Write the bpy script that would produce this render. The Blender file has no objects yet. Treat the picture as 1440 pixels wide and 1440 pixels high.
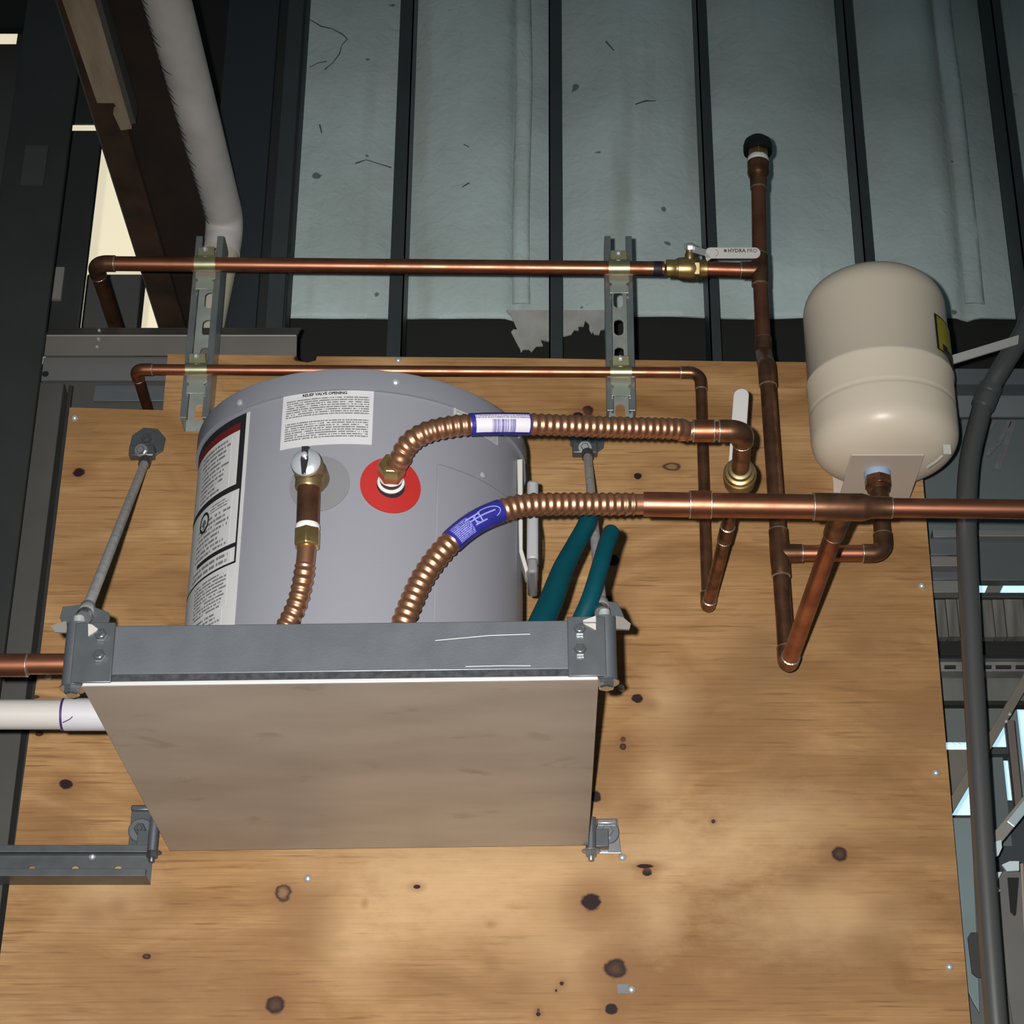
import bpy, bmesh, math, random
import numpy as np
from mathutils import Vector as V, Matrix, noise as mnoise
random.seed(7)
sc = bpy.context.scene
COL = sc.collection

# ------------------------------------------------------------------ camera, world, flash, exposure
F_PX, PPX, PPY = 2900.0, 765.0, 720.0
TH = math.radians(26.8)
CT, ST = math.cos(TH), math.sin(TH)
CAM = V((0.0, -2.6, 1.45))
cd = bpy.data.cameras.new('camera'); cam = bpy.data.objects.new('camera', cd); COL.objects.link(cam)
cam.location = CAM; cam.rotation_euler = (math.pi/2 + TH, 0, 0)
cd.sensor_width = 36; cd.lens = F_PX/1440*36; cd.shift_x = -(PPX-720)/1440; cd.clip_start = .05; cd.clip_end = 60
sc.camera = cam
w = bpy.data.worlds.new('world'); sc.world = w; w.use_nodes = True
bg = w.node_tree.nodes['Background']
bg.inputs[0].default_value = (.62, .80, .86, 1); bg.inputs[1].default_value = .085
# the phone's flash, beside the lens
ld = bpy.data.lights.new('phone_flash', 'SPOT'); fl = bpy.data.objects.new('phone_flash', ld); COL.objects.link(fl)
fl.location = CAM + V((-.042, .0, .028)); ld.energy = 330; ld.color = (1, .965, .915); ld.shadow_soft_size = .010
ld.spot_size = math.radians(66); ld.spot_blend = 1.0
_t = V((-.22, 0, 2.16)) - fl.location
fl.rotation_euler = _t.to_track_quat('-Z', 'Y').to_euler()
sc.view_settings.view_transform = 'Standard'; sc.view_settings.look = 'None'
sc.view_settings.exposure = 0.0; sc.view_settings.gamma = 1.0; sc.view_settings.use_curve_mapping = False

# ------------------------------------------------------------------ pixel -> world on a real depth plane
def ray(u, v):
    a = (u-PPX)/F_PX; b = -(v-PPY)/F_PX
    return V((a, CT - ST*b, ST + CT*b))
def P(u, v, y):
    d = ray(u, v); return CAM + d*((y-CAM.y)/d.y)
def PX(u, v, y): return P(u, v, y).x
def PZ(v, y): return P(PPX, v, y).z
def PZP(u, v, z):
    d = ray(u, v); return CAM + d*((z-CAM.z)/d.z)
def PCYL(u, v, cx, cy, R):
    d = ray(u, v); ox, oy = CAM.x-cx, CAM.y-cy
    A = d.x*d.x+d.y*d.y; B = 2*(ox*d.x+oy*d.y); Cc = ox*ox+oy*oy-R*R
    q = B*B-4*A*Cc
    t = (-B-math.sqrt(max(q, 0)))/(2*A)
    p = CAM+d*t
    return math.atan2(p.x-cx, -(p.y-cy)), p.z     # angle from the -y direction, height

# ------------------------------------------------------------------ mesh builder
def basis(ax):
    ax = V(ax).normalized()
    h = V((0, 0, 1)) if abs(ax.z) < .9 else V((1, 0, 0))
    e1 = ax.cross(h).normalized(); e2 = ax.cross(e1).normalized()
    return ax, e1, e2
WORLD = {}
class MB:
    def __init__(s): s.v = []; s.f = []; s.uv = {}
    def add(s, vs, fs):
        o = len(s.v); s.v += [V(p) for p in vs]; s.f += [tuple(i+o for i in f) for f in fs]; return s
    def box(s, x0, x1, y0, y1, z0, z1):
        x0, x1 = sorted((x0, x1)); y0, y1 = sorted((y0, y1)); z0, z1 = sorted((z0, z1))
        return s.add([(x0,y0,z0),(x1,y0,z0),(x1,y1,z0),(x0,y1,z0),(x0,y0,z1),(x1,y0,z1),(x1,y1,z1),(x0,y1,z1)],
                     [(0,3,2,1),(4,5,6,7),(0,1,5,4),(1,2,6,5),(2,3,7,6),(3,0,4,7)])
    def obox(s, c, ax, ay, az):   # centre and half-axis vectors
        c, ax, ay, az = V(c), V(ax), V(ay), V(az)
        if ax.cross(ay).dot(az) < 0: ax = -ax
        vs = [c+ax*i+ay*j+az*k for k in (-1,1) for i,j in ((-1,-1),(1,-1),(1,1),(-1,1))]
        return s.add(vs, [(0,3,2,1),(4,5,6,7),(0,1,5,4),(1,2,6,5),(2,3,7,6),(3,0,4,7)])
    def tube(s, path, r, seg=20, cap=True):
        path = [V(p) for p in path]; n = len(path)
        if not hasattr(r, '__len__'): r = [r]*n
        tans = []
        for i in range(n):
            a = path[max(i-1,0)]; b = path[min(i+1,n-1)]; tans.append((b-a).normalized())
        _, e1, _ = basis(tans[0]); o = len(s.v)
        for i in range(n):
            t = tans[i]; e1 = (e1 - t*e1.dot(t)).normalized(); e2 = t.cross(e1)
            for k in range(seg):
                a = 2*math.pi*k/seg; s.v.append(path[i]+(e1*math.cos(a)+e2*math.sin(a))*r[i])
        for i in range(n-1):
            for k in range(seg):
                k2 = (k+1) % seg
                s.f.append((o+i*seg+k, o+i*seg+k2, o+(i+1)*seg+k2, o+(i+1)*seg+k))
        if cap:
            s.f.append(tuple(o+k for k in reversed(range(seg))))
            s.f.append(tuple(o+(n-1)*seg+k for k in range(seg)))
        return s
    def lathe(s, org, ax, prof, seg=28, hexa=False):    # prof: (distance along axis, radius)
        ax, e1, e2 = basis(ax); org = V(org)
        if hexa: seg = 6
        o = len(s.v)
        for t, r in prof:
            for k in range(seg):
                a = 2*math.pi*k/seg; s.v.append(org+ax*t+(e1*math.cos(a)+e2*math.sin(a))*r)
        n = len(prof)
        for i in range(n-1):
            for k in range(seg):
                k2 = (k+1) % seg; s.f.append((o+i*seg+k, o+i*seg+k2, o+(i+1)*seg+k2, o+(i+1)*seg+k))
        s.f.append(tuple(o+k for k in reversed(range(seg)))); s.f.append(tuple(o+(n-1)*seg+k for k in range(seg)))
        return s
    def prism(s, pts, off):      # planar polygon pushed along off
        pts = [V(p) for p in pts]; off = V(off); n = len(pts)
        nrm = V((0,0,0))
        for i in range(n): nrm += pts[i].cross(pts[(i+1) % n])
        if nrm.dot(off) > 0: pts = pts[::-1]
        o = len(s.v); s.v += pts + [p+off for p in pts]
        s.f.append(tuple(o+i for i in range(n))); s.f.append(tuple(o+n+i for i in reversed(range(n))))
        for i in range(n):
            j = (i+1) % n; s.f.append((o+j, o+i, o+n+i, o+n+j))
        return s
    def prof_x(s, prof, x0, x1):   # closed (y,z) outline extruded along x
        return s.prism([(x0, y, z) for y, z in prof], (x1-x0, 0, 0))
    def sheet(s, fn, nu, nv, thick=.0006, uv=True):   # fn(a,b)->(point, normal), closed thin sheet with uv
        o = len(s.v); top = []
        for j in range(nv+1):
            for i in range(nu+1):
                p, n = fn(i/nu, j/nv); s.v.append(V(p)+V(n)*thick); s.uv[len(s.v)-1] = (i/nu, j/nv)
        for j in range(nv+1):
            for i in range(nu+1):
                p, n = fn(i/nu, j/nv); s.v.append(V(p)); s.uv[len(s.v)-1] = (i/nu, j/nv)
        q = (nu+1)*(nv+1); W = nu+1
        for j in range(nv):
            for i in range(nu):
                a = o+j*W+i; s.f.append((a, a+1, a+W+1, a+W)); s.f.append((q+a, q+a+W, q+a+W+1, q+a+1))
        for i in range(nu):
            a = o+i; s.f.append((a+q, a+q+1, a+1, a)); b = o+nv*W+i; s.f.append((b, b+1, b+q+1, b+q))
        for j in range(nv):
            a = o+j*W; s.f.append((a, a+W, a+W+q, a+q)); b = a+nu; s.f.append((b+q, b+q+W, b+W, b))
        return s
    def build(s, name, m, parent=None, org=None, bevel=0, smooth=True, label=None, ang=38):
        vs = s.v
        if org is None:
            lo = V((min(p.x for p in vs), min(p.y for p in vs), min(p.z for p in vs)))
            hi = V((max(p.x for p in vs), max(p.y for p in vs), max(p.z for p in vs)))
            org = (lo+hi)/2
        org = V(org)
        me = bpy.data.meshes.new(name)
        me.from_pydata([tuple(p-org) for p in vs], [], s.f)
        if s.uv:
            L = me.uv_layers.new(name='UVMap')
            for lp in me.loops: L.data[lp.index].uv = s.uv.get(lp.vertex_index, (0, 0))
        if smooth:
            me.polygons.foreach_set('use_smooth', [True]*len(me.polygons)); me.set_sharp_from_angle(angle=math.radians(ang))
        me.materials.append(m); me.update()
        ob = bpy.data.objects.new(name, me); COL.objects.link(ob)
        WORLD[ob.name] = org.copy()
        if parent: ob.parent = parent; ob.location = org - WORLD[parent.name]
        else: ob.location = org
        if bevel:
            b = ob.modifiers.new('bevel', 'BEVEL'); b.width = bevel; b.segments = 2; b.limit_method = 'ANGLE'; b.angle_limit = math.radians(40)
        if label: ob['label'] = label
        return ob
def tag(o, label, cat, group=None):
    o['label'] = label; o['category'] = cat
    if group: o['group'] = group
    return o
def thing(name, loc, label, cat, group=None):
    e = bpy.data.objects.new(name, None); COL.objects.link(e); e.location = V(loc); e.empty_display_size = .02
    WORLD[e.name] = V(loc); return tag(e, label, cat, group)
def struct(o): o['kind'] = 'structure'; return o
def twin(ob, parent, loc, rot=None):     # a copy that shares its mesh
    c = ob.copy(); COL.objects.link(c); c.parent = parent
    WORLD[c.name] = V(loc); c.location = V(loc) - (WORLD[parent.name] if parent else V((0,0,0)))
    if rot: c.rotation_euler = rot
    return c

# ------------------------------------------------------------------ materials
def mat(name, col, rough=.5, metal=0.0, bump=0, bscale=200, var=0, vscale=20, vcol=None, spec=.5, stretch=(1,1,1), rvar=0):
    m = bpy.data.materials.new(name); m.use_nodes = True; nt = m.node_tree; b = nt.nodes['Principled BSDF']
    b.inputs['Base Color'].default_value = (*col, 1); b.inputs['Roughness'].default_value = rough
    b.inputs['Metallic'].default_value = metal; b.inputs['Specular IOR Level'].default_value = spec
    tc = nt.nodes.new('ShaderNodeTexCoord'); mp = nt.nodes.new('ShaderNodeMapping'); mp.inputs['Scale'].default_value = stretch
    nt.links.new(tc.outputs['Object'], mp.inputs['Vector'])
    if var:
        n = nt.nodes.new('ShaderNodeTexNoise'); n.inputs['Scale'].default_value = vscale; n.inputs['Detail'].default_value = 5
        nt.links.new(mp.outputs[0], n.inputs['Vector'])
        r = nt.nodes.new('ShaderNodeMapRange'); r.inputs[1].default_value = .35; r.inputs[2].default_value = .65; r.inputs[3].default_value = 0; r.inputs[4].default_value = var
        nt.links.new(n.outputs['Fac'], r.inputs[0])
        mx = nt.nodes.new('ShaderNodeMix'); mx.data_type = 'RGBA'
        mx.inputs[6].default_value = (*col, 1); mx.inputs[7].default_value = (*(vcol or [c*.4 for c in col]), 1)
        nt.links.new(r.outputs[0], mx.inputs[0]); nt.links.new(mx.outputs[2], b.inputs['Base Color'])
        if rvar:
            r2 = nt.nodes.new('ShaderNodeMapRange'); r2.inputs[1].default_value = .3; r2.inputs[2].default_value = .7
            r2.inputs[3].default_value = max(rough-rvar, .05); r2.inputs[4].default_value = rough+rvar
            nt.links.new(n.outputs['Fac'], r2.inputs[0]); nt.links.new(r2.outputs[0], b.inputs['Roughness'])
    if bump:
        n2 = nt.nodes.new('ShaderNodeTexNoise'); n2.inputs['Scale'].default_value = bscale; n2.inputs['Detail'].default_value = 4
        nt.links.new(mp.outputs[0], n2.inputs['Vector'])
        bp = nt.nodes.new('ShaderNodeBump'); bp.inputs['Strength'].default_value = bump; bp.inputs['Distance'].default_value = .002
        nt.links.new(n2.outputs['Fac'], bp.inputs['Height']); nt.links.new(bp.outputs[0], b.inputs['Normal'])
    return m
def emit(name, col, s):
    m = bpy.data.materials.new(name); m.use_nodes = True; b = m.node_tree.nodes['Principled BSDF']
    b.inputs['Base Color'].default_value = (*col, 1); b.inputs['Emission Color'].default_value = (*col, 1); b.inputs['Emission Strength'].default_value = s
    return m
COPPER = mat('copper', (.47, .195, .115), .37, .92, var=.7, vscale=30, vcol=(.24, .085, .045), rvar=.06)
COPPER_OLD = mat('copper_tarnished', (.31, .15, .085), .36, .86, var=.9, vscale=45, vcol=(.12, .06, .036), rvar=.08)
COPPER_FLEX = mat('copper_flex', (.60, .30, .175), .37, .90, var=.3, vscale=60, vcol=(.42, .20, .11))
SOLDER = mat('solder', (.60, .53, .46), .32, .9, bump=.3, bscale=300)
BRASS = mat('brass', (.62, .44, .18), .34, .9, var=.5, vscale=60, vcol=(.34, .22, .08))
BRASS_DULL = mat('brass_dull', (.33, .25, .13), .42, .8, var=.6, vscale=60, vcol=(.2, .15, .07))
YZINC = mat('yellow_zinc', (.56, .55, .36), .34, .9, var=.5, vscale=60, vcol=(.38, .36, .2))
ZINC = mat('bright_zinc', (.66, .68, .69), .38, .55, var=.4, vscale=70, vcol=(.42, .45, .47))
BOLT = mat('bolt_zinc', (.58, .60, .62), .24, .95)
ROD = mat('rod_zinc', (.74, .75, .76), .42, .35, var=.6, vscale=90, vcol=(.42, .43, .43))
CHROME = mat('chrome', (.70, .75, .80), .30, .55)
GALV = mat('galvanized', (.225, .245, .275), .44, .70, var=.6, vscale=25, vcol=(.165, .18, .205), rvar=.08, bump=.05, bscale=400)
GALV_DARK = mat('galvanized_dull', (.17, .185, .20), .44, .75, var=.5, vscale=40, vcol=(.11, .125, .135))
STRUT = mat('strut_steel', (.38, .42, .43), .40, .82, var=.5, vscale=30, vcol=(.25, .28, .29))
STRUT_WEB = mat('strut_web', (.60, .66, .62), .38, .6, var=.5, vscale=40, vcol=(.38, .42, .41))
PAN = mat('pan_aluminium', (.50, .49, .47), .36, .42, var=.75, vscale=9, vcol=(.36, .345, .33), stretch=(.45, 1.2, 1))
def smudge(m):
    nt = m.node_tree; b = nt.nodes['Principled BSDF']; N = nt.nodes.new; L = nt.links.new
    src = b.inputs['Base Color'].links[0].from_socket
    tc = N('ShaderNodeTexCoord'); mp = N('ShaderNodeMapping'); mp.inputs['Scale'].default_value = (9, 16, 1); L(tc.outputs['Object'], mp.inputs[0])
    n = N('ShaderNodeTexNoise'); n.inputs['Scale'].default_value = 1.3; n.inputs['Detail'].default_value = 4; n.inputs['Distortion'].default_value = .6; L(mp.outputs[0], n.inputs['Vector'])
    r = N('ShaderNodeMapRange'); r.inputs[1].default_value = .62; r.inputs[2].default_value = .74; r.inputs[4].default_value = .55; L(n.outputs['Fac'], r.inputs[0])
    x = N('ShaderNodeMix'); x.data_type = 'RGBA'; x.inputs[7].default_value = (.24, .21, .185, 1); L(r.outputs[0], x.inputs[0]); L(src, x.inputs[6]); L(x.outputs[2], b.inputs['Base Color'])
smudge(PAN)
PAN_EDGE = mat('pan_edge', (.66, .66, .66), .5, .3)
DARK_GAP = mat('dark_sealant', (.018, .021, .026), .7, 0, var=.7, vscale=130, vcol=(.06, .066, .075))
HEATER = mat('heater_paint', (.252, .258, .298), .42, 0, bump=.05, bscale=300)
HEATER_LID = mat('heater_lid_paint', (.222, .230, .266), .42, 0)
GASKET_GREY = mat('gasket_grey', (.195, .20, .218), .6)
RED = mat('red_foam', (.40, .016, .014), .6)
BLACK_FOAM = mat('dark_hole', (.012, .010, .016), .8)
WHITE_TAPE = mat('thread_tape', (.78, .78, .78), .6)
BLUE_TAPE = mat('blue_thread_sealant', (.34, .45, .62), .6)
PAPER = mat('label_paper', (.60, .60, .61), .55)
INK = mat('label_ink', (.013, .011, .014), .55)
REDINK = mat('label_red', (.14, .008, .010), .55)
BLUE = mat('blue_film', (.028, .030, .30), .35, var=.6, vscale=60, vcol=(.015, .016, .13))
PALEBLUE = mat('pale_blue_ink', (.30, .32, .72), .45)
TANK = mat('tank_paint', (.72, .635, .515), .36, bump=.03, bscale=200)
PLATE = mat('bracket_paint', (.58, .50, .43), .5)
YELLOW = mat('yellow_sticker', (.36, .31, .02), .5, var=.4, vscale=50, vcol=(.24, .20, .02))
WHITE_PL = mat('white_lever_vinyl', (.60, .58, .57), .45)
PVC = mat('white_pvc', (.50, .48, .46), .38)
PURPLE = mat('purple_primer', (.05, .02, .13), .5)
TEAL = mat('teal_hose', (.001, .050, .068), .55, var=.4, vscale=60, vcol=(.001, .034, .046), spec=.15)
BLACK_PL = mat('black_plastic', (.006, .007, .008), .45)
CONDUIT = mat('conduit_steel', (.19, .195, .195), .34, .7, var=.5, vscale=14, vcol=(.19, .19, .19))
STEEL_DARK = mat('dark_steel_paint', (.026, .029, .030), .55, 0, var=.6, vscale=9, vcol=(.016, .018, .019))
STEEL_GREY = mat('grey_steel_paint', (.075, .075, .072), .55, 0, var=.5, vscale=10, vcol=(.055, .055, .053))
LEDGE = mat('ledge_steel', (.135, .125, .115), .5, .25, var=.5, vscale=12, vcol=(.10, .092, .085))
GIRT = mat('girt_steel', (.125, .14, .155), .5, .2, var=.5, vscale=10, vcol=(.09, .10, .11))
STUD = mat('stud_steel', (.040, .050, .056), .5, .1, var=.5, vscale=10, vcol=(.028, .035, .038))
RUST = mat('rusty_steel', (.060, .030, .014), .8, 0, var=.9, vscale=14, vcol=(.020, .012, .007))
TIMBER_DK = mat('dark_timber', (.028, .016, .010), .8, 0, var=.6, vscale=16, vcol=(.010, .008, .006))
BOARD = mat('raw_board', (.34, .27, .19), .7, 0, var=.7, vscale=16, vcol=(.21, .165, .115), stretch=(3, .6, 3))
BOARD_SIDE = mat('board_side', (.075, .075, .07), .7)
JACKET = mat('pipe_jacket', (.56, .54, .52), .6, 0, var=.6, vscale=14, vcol=(.40, .39, .38), bump=.15, bscale=50)
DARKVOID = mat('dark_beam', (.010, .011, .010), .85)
PANEL_BLUE = mat('blue_grey_panel', (.115, .138, .148), .6, 0, var=.5, vscale=5, vcol=(.095, .115, .122))
PANEL_WARM = mat('warm_grey_panel', (.14, .13, .115), .7, 0, var=.6, vscale=10, vcol=(.10, .094, .085))
def streaked(name, c0, c1):
    m = mat(name, c0, .75, 0, var=1.0, vscale=22, vcol=c1, stretch=(4, 1, .35)); return m
PANEL_STAIN = streaked('stained_panel', (.17, .17, .155), (.07, .068, .06))
TEALSTEEL = mat('teal_grey_steel', (.17, .225, .24), .5, .1, var=.5, vscale=8, vcol=(.125, .17, .18))
DUST = mat('grey_tape', (.17, .18, .18), .8, var=.5, vscale=60)
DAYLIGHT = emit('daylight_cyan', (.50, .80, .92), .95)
LIT_WALL = emit('lit_wall_cream', (.80, .72, .52), .88)  # glow put into the colour of a far wall lit from beyond

def insulation_mat():
    m = bpy.data.materials.new('vinyl_insulation'); m.use_nodes = True; nt = m.node_tree; b = nt.nodes['Principled BSDF']; N = nt.nodes.new; L = nt.links.new
    b.inputs['Roughness'].default_value = .55; b.inputs['Specular IOR Level'].default_value = .3
    tc = N('ShaderNodeTexCoord')
    n = N('ShaderNodeTexNoise'); n.inputs['Scale'].default_value = 3.2; n.inputs['Detail'].default_value = 4; L(tc.outputs['Object'], n.inputs['Vector'])
    cr = N('ShaderNodeValToRGB'); L(n.outputs['Fac'], cr.inputs[0])
    cr.color_ramp.elements[0].position = .3; cr.color_ramp.elements[0].color = (.39, .475, .465, 1)
    cr.color_ramp.elements[1].position = .72; cr.color_ramp.elements[1].color = (.56, .69, .70, 1)
    # dirt smudges running down
    mp = N('ShaderNodeMapping'); mp.inputs['Scale'].default_value = (9, 1, 1.0); L(tc.outputs['Object'], mp.inputs[0])
    n2 = N('ShaderNodeTexNoise'); n2.inputs['Scale'].default_value = 1.3; n2.inputs['Detail'].default_value = 3; L(mp.outputs[0], n2.inputs['Vector'])
    r = N('ShaderNodeMapRange'); r.inputs[1].default_value = .56; r.inputs[2].default_value = .74; r.inputs[4].default_value = .5; L(n2.outputs['Fac'], r.inputs[0])
    mx = N('ShaderNodeMix'); mx.data_type = 'RGBA'; mx.inputs[7].default_value = (.29, .31, .27, 1); L(r.outputs[0], mx.inputs[0]); L(cr.outputs[0], mx.inputs[6])
    # dark specks
    vo = N('ShaderNodeTexNoise'); vo.inputs['Scale'].default_value = 26; vo.inputs['Detail'].default_value = 2; L(tc.outputs['Object'], vo.inputs['Vector'])
    r3 = N('ShaderNodeMapRange'); r3.inputs[1].default_value = .735; r3.inputs[2].default_value = .76; r3.inputs[4].default_value = .7; L(vo.outputs['Fac'], r3.inputs[0])
    mx2 = N('ShaderNodeMix'); mx2.data_type = 'RGBA'; mx2.inputs[7].default_value = (.03, .03, .03, 1); L(r3.outputs[0], mx2.inputs[0]); L(mx.outputs[2], mx2.inputs[6])
    L(mx2.outputs[2], b.inputs['Base Color'])
    nb = N('ShaderNodeTexNoise'); nb.inputs['Scale'].default_value = 55; nb.inputs['Detail'].default_value = 5; nb.inputs['Distortion'].default_value = .8; L(tc.outputs['Object'], nb.inputs['Vector'])
    nb2 = N('ShaderNodeTexNoise'); nb2.inputs['Scale'].default_value = 9; nb2.inputs['Detail'].default_value = 3; L(tc.outputs['Object'], nb2.inputs['Vector'])
    ad = N('ShaderNodeMath'); ad.operation = 'MULTIPLY_ADD'; L(nb2.outputs['Fac'], ad.inputs[0]); ad.inputs[1].default_value = 2.5; L(nb.outputs['Fac'], ad.inputs[2])
    bp = N('ShaderNodeBump'); bp.inputs['Strength'].default_value = .35; bp.inputs['Distance'].default_value = .006; L(ad.outputs[0], bp.inputs['Height']); L(bp.outputs[0], b.inputs['Normal'])
    return m
INSUL = insulation_mat()

# knots: u, v, radius px, kind 0 dark knot hole, 1 brown knot, 2 ring, 3 faint patch, aspect x
KNOTS = [(111,665,8,0,1.2),(93,1103,8,0,1.3),(398,1256,12,2,1.0),(387,1413,13,1,1.05),(831,1268,14,0,1.0),(865,1362,15,1,1.1),
 (860,1420,8,0,1.1),(910,1226,6,0,1.1),(908,1218,3,0,4.0),(827,578,9,0,1.1),(813,583,5,0,1.6),(897,670,6,0,1.1),(838,1120,9,0,.9),(862,788,10,0,1.0),
 (896,982,8,0,1.1),(916,992,10,3,1.3),(1181,1201,11,1,1.1),(1248,1278,22,3,1.6),(1218,910,18,3,1.8),(945,656,7,2,2.0),(513,1270,8,3,.7),
 (790,1383,3,0,1),(757,1421,3,0,.7),(757,1426,3,0,1),(782,1393,2,0,1),(586,1247,3,0,1.6),(206,1345,4,1,1.6),(1003,1155,3,1,1),(1240,1085,24,3,1.7),
 (130,1285,16,3,1.4),(165,1275,14,3,1),(690,1355,12,3,1),(725,1383,14,3,1.5),(876,1040,4,1,1),(876,1050,5,1,1),(880,905,9,3,1),(1130,1235,18,3,1.4),(855,842,6,0,1.1),
 (430,503,8,0,2.2),(620,538,7,3,1.2),(820,555,5,3,2),(1300,1195,10,3,2.2),(55,1032,4,1,1.5),(50,980,3,1,2),(1225,1330,26,3,1.2),(690,1300,6,3,1.5),(1100,890,4,3,.3)]
STAINS = [(935,990,60,4,.8),(930,1090,45,4,.9),(935,1190,50,4,.9),(925,1290,55,4,.7),(770,1215,120,4,2),(560,1235,90,4,1.6),(500,1330,70,4,.9),(640,1260,60,4,2),(800,1340,60,4,1.6),
 (860,1075,50,3,.8),(890,1140,35,3,1.2),(1000,1035,60,3,1.8),(1130,1090,70,3,2),(1280,1020,60,3,1.5),(430,1305,50,3,.8),(330,1390,90,3,1),(150,1400,120,3,1.4),(700,1390,70,3,2),(1100,1340,90,3,1.5),
 (120,800,60,3,1),(1200,860,60,3,2),(860,850,40,3,.8),(420,1270,46,3,1.3),(880,1360,50,3,1.1),(835,1275,48,3,1.4),(1180,1200,40,3,2.2),(1330,1180,50,3,2),(1310,1010,40,3,2),(90,1150,50,3,.9),(150,1250,50,4,1.5),(1010,1200,40,4,3),(1150,1290,60,4,2.4),(1090,1150,50,4,2.6)]
def plywood_mat():
    m = bpy.data.materials.new('plywood'); m.use_nodes = True; nt = m.node_tree; b = nt.nodes['Principled BSDF']; N = nt.nodes.new; L = nt.links.new
    b.inputs['Roughness'].default_value = .62; b.inputs['Specular IOR Level'].default_value = .25
    tc = N('ShaderNodeTexCoord')
    # warp so that the figure runs in long horizontal flames
    mpw = N('ShaderNodeMapping'); mpw.inputs['Scale'].default_value = (2.6, 1, 4.2); L(tc.outputs['Object'], mpw.inputs[0])
    nw = N('ShaderNodeTexNoise'); nw.inputs['Scale'].default_value = 1.0; nw.inputs['Detail'].default_value = 3; L(mpw.outputs[0], nw.inputs['Vector'])
    mp = N('ShaderNodeMapping'); mp.inputs['Scale'].default_value = (1.6, 1, 10); L(tc.outputs['Object'], mp.inputs[0])
    va = N('ShaderNodeVectorMath'); va.operation = 'MULTIPLY_ADD'; L(nw.outputs['Color'], va.inputs[0]); va.inputs[1].default_value = (1.6, 0, 4.2); L(mp.outputs[0], va.inputs[2])
    n1 = N('ShaderNodeTexNoise'); n1.inputs['Scale'].default_value = 1.0; n1.inputs['Detail'].default_value = 6; n1.inputs['Roughness'].default_value = .55; L(va.outputs[0], n1.inputs['Vector'])
    cr = N('ShaderNodeValToRGB'); L(n1.outputs['Fac'], cr.inputs[0]); e = cr.color_ramp.elements
    e[0].position = .28; e[0].color = (.215, .105, .038, 1); e[1].position = .72; e[1].color = (.56, .355, .175, 1)
    q = e.new(.42); q.color = (.325, .175, .070, 1); q = e.new(.56); q.color = (.435, .25, .108, 1)
    # blotches, slightly blue-grey stain in places
    n3 = N('ShaderNodeTexNoise'); n3.inputs['Scale'].default_value = 5; n3.inputs['Detail'].default_value = 3; L(tc.outputs['Object'], n3.inputs['Vector'])
    r3 = N('ShaderNodeMapRange'); r3.inputs[1].default_value = .56; r3.inputs[2].default_value = .78; r3.inputs[4].default_value = .55; L(n3.outputs['Fac'], r3.inputs[0])
    m3 = N('ShaderNodeMix'); m3.data_type = 'RGBA'; L(r3.outputs[0], m3.inputs[0]); L(cr.outputs[0], m3.inputs[6]); m3.inputs[7].default_value = (.255, .155, .078, 1)
    # fine horizontal saw lines
    mp2 = N('ShaderNodeMapping'); mp2.inputs['Scale'].default_value = (7, 1, 300); L(tc.outputs['Object'], mp2.inputs[0])
    n2 = N('ShaderNodeTexNoise'); n2.inputs['Scale'].default_value = 1; n2.inputs['Detail'].default_value = 3; L(mp2.outputs[0], n2.inputs['Vector'])
    r2 = N('ShaderNodeMapRange'); r2.inputs[1].default_value = .42; r2.inputs[2].default_value = .72; r2.inputs[4].default_value = .55; L(n2.outputs['Fac'], r2.inputs[0])
    m2 = N('ShaderNodeMix'); m2.data_type = 'RGBA'; L(r2.outputs[0], m2.inputs[0]); L(m3.outputs[2], m2.inputs[6]); m2.inputs[7].default_value = (.215, .108, .040, 1)
    mp4 = N('ShaderNodeMapping'); mp4.inputs['Scale'].default_value = (11, 1, 190); L(tc.outputs['Object'], mp4.inputs[0])
    n4 = N('ShaderNodeTexNoise'); n4.inputs['Scale'].default_value = 1; n4.inputs['Detail'].default_value = 4; L(mp4.outputs[0], n4.inputs['Vector'])
    r4 = N('ShaderNodeMapRange'); r4.inputs[1].default_value = .57; r4.inputs[2].default_value = .68; r4.inputs[4].default_value = .6; L(n4.outputs['Fac'], r4.inputs[0])
    m4 = N('ShaderNodeMix'); m4.data_type = 'RGBA'; L(r4.outputs[0], m4.inputs[0]); L(m2.outputs[2], m4.inputs[6]); m4.inputs[7].default_value = (.17, .08, .03, 1)
    cur = m4.outputs[2]
    # edge wobble for the knots
    nk = N('ShaderNodeTexNoise'); nk.inputs['Scale'].default_value = 42; nk.inputs['Detail'].default_value = 4; nk.inputs['Roughness'].default_value = .65; mpk = N('ShaderNodeMapping'); mpk.inputs['Scale'].default_value = (.7, 1, 1.6); L(tc.outputs['Object'], mpk.inputs[0]); L(mpk.outputs[0], nk.inputs['Vector'])
    wob = N('ShaderNodeMapRange'); wob.inputs[1].default_value = .25; wob.inputs[2].default_value = .75; wob.inputs[3].default_value = -.27; wob.inputs[4].default_value = .27; L(nk.outputs['Fac'], wob.inputs[0])
    for (u, v, r, k, asp) in STAINS+KNOTS:
        c = P(u, v, 0); rr = r*2.85/F_PX
        vm = N('ShaderNodeVectorMath'); vm.operation = 'SUBTRACT'; L(tc.outputs['Object'], vm.inputs[0]); vm.inputs[1].default_value = (c.x, 0, c.z)
        vs = N('ShaderNodeVectorMath'); vs.operation = 'MULTIPLY'; L(vm.outputs[0], vs.inputs[0]); vs.inputs[1].default_value = (1/(rr*asp), 0, 1/rr)
        ln = N('ShaderNodeVectorMath'); ln.operation = 'LENGTH'; L(vs.outputs[0], ln.inputs[0])
        ad = N('ShaderNodeMath'); ad.operation = 'ADD'; L(ln.outputs['Value'], ad.inputs[0]); L(wob.outputs[0], ad.inputs[1])
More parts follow.
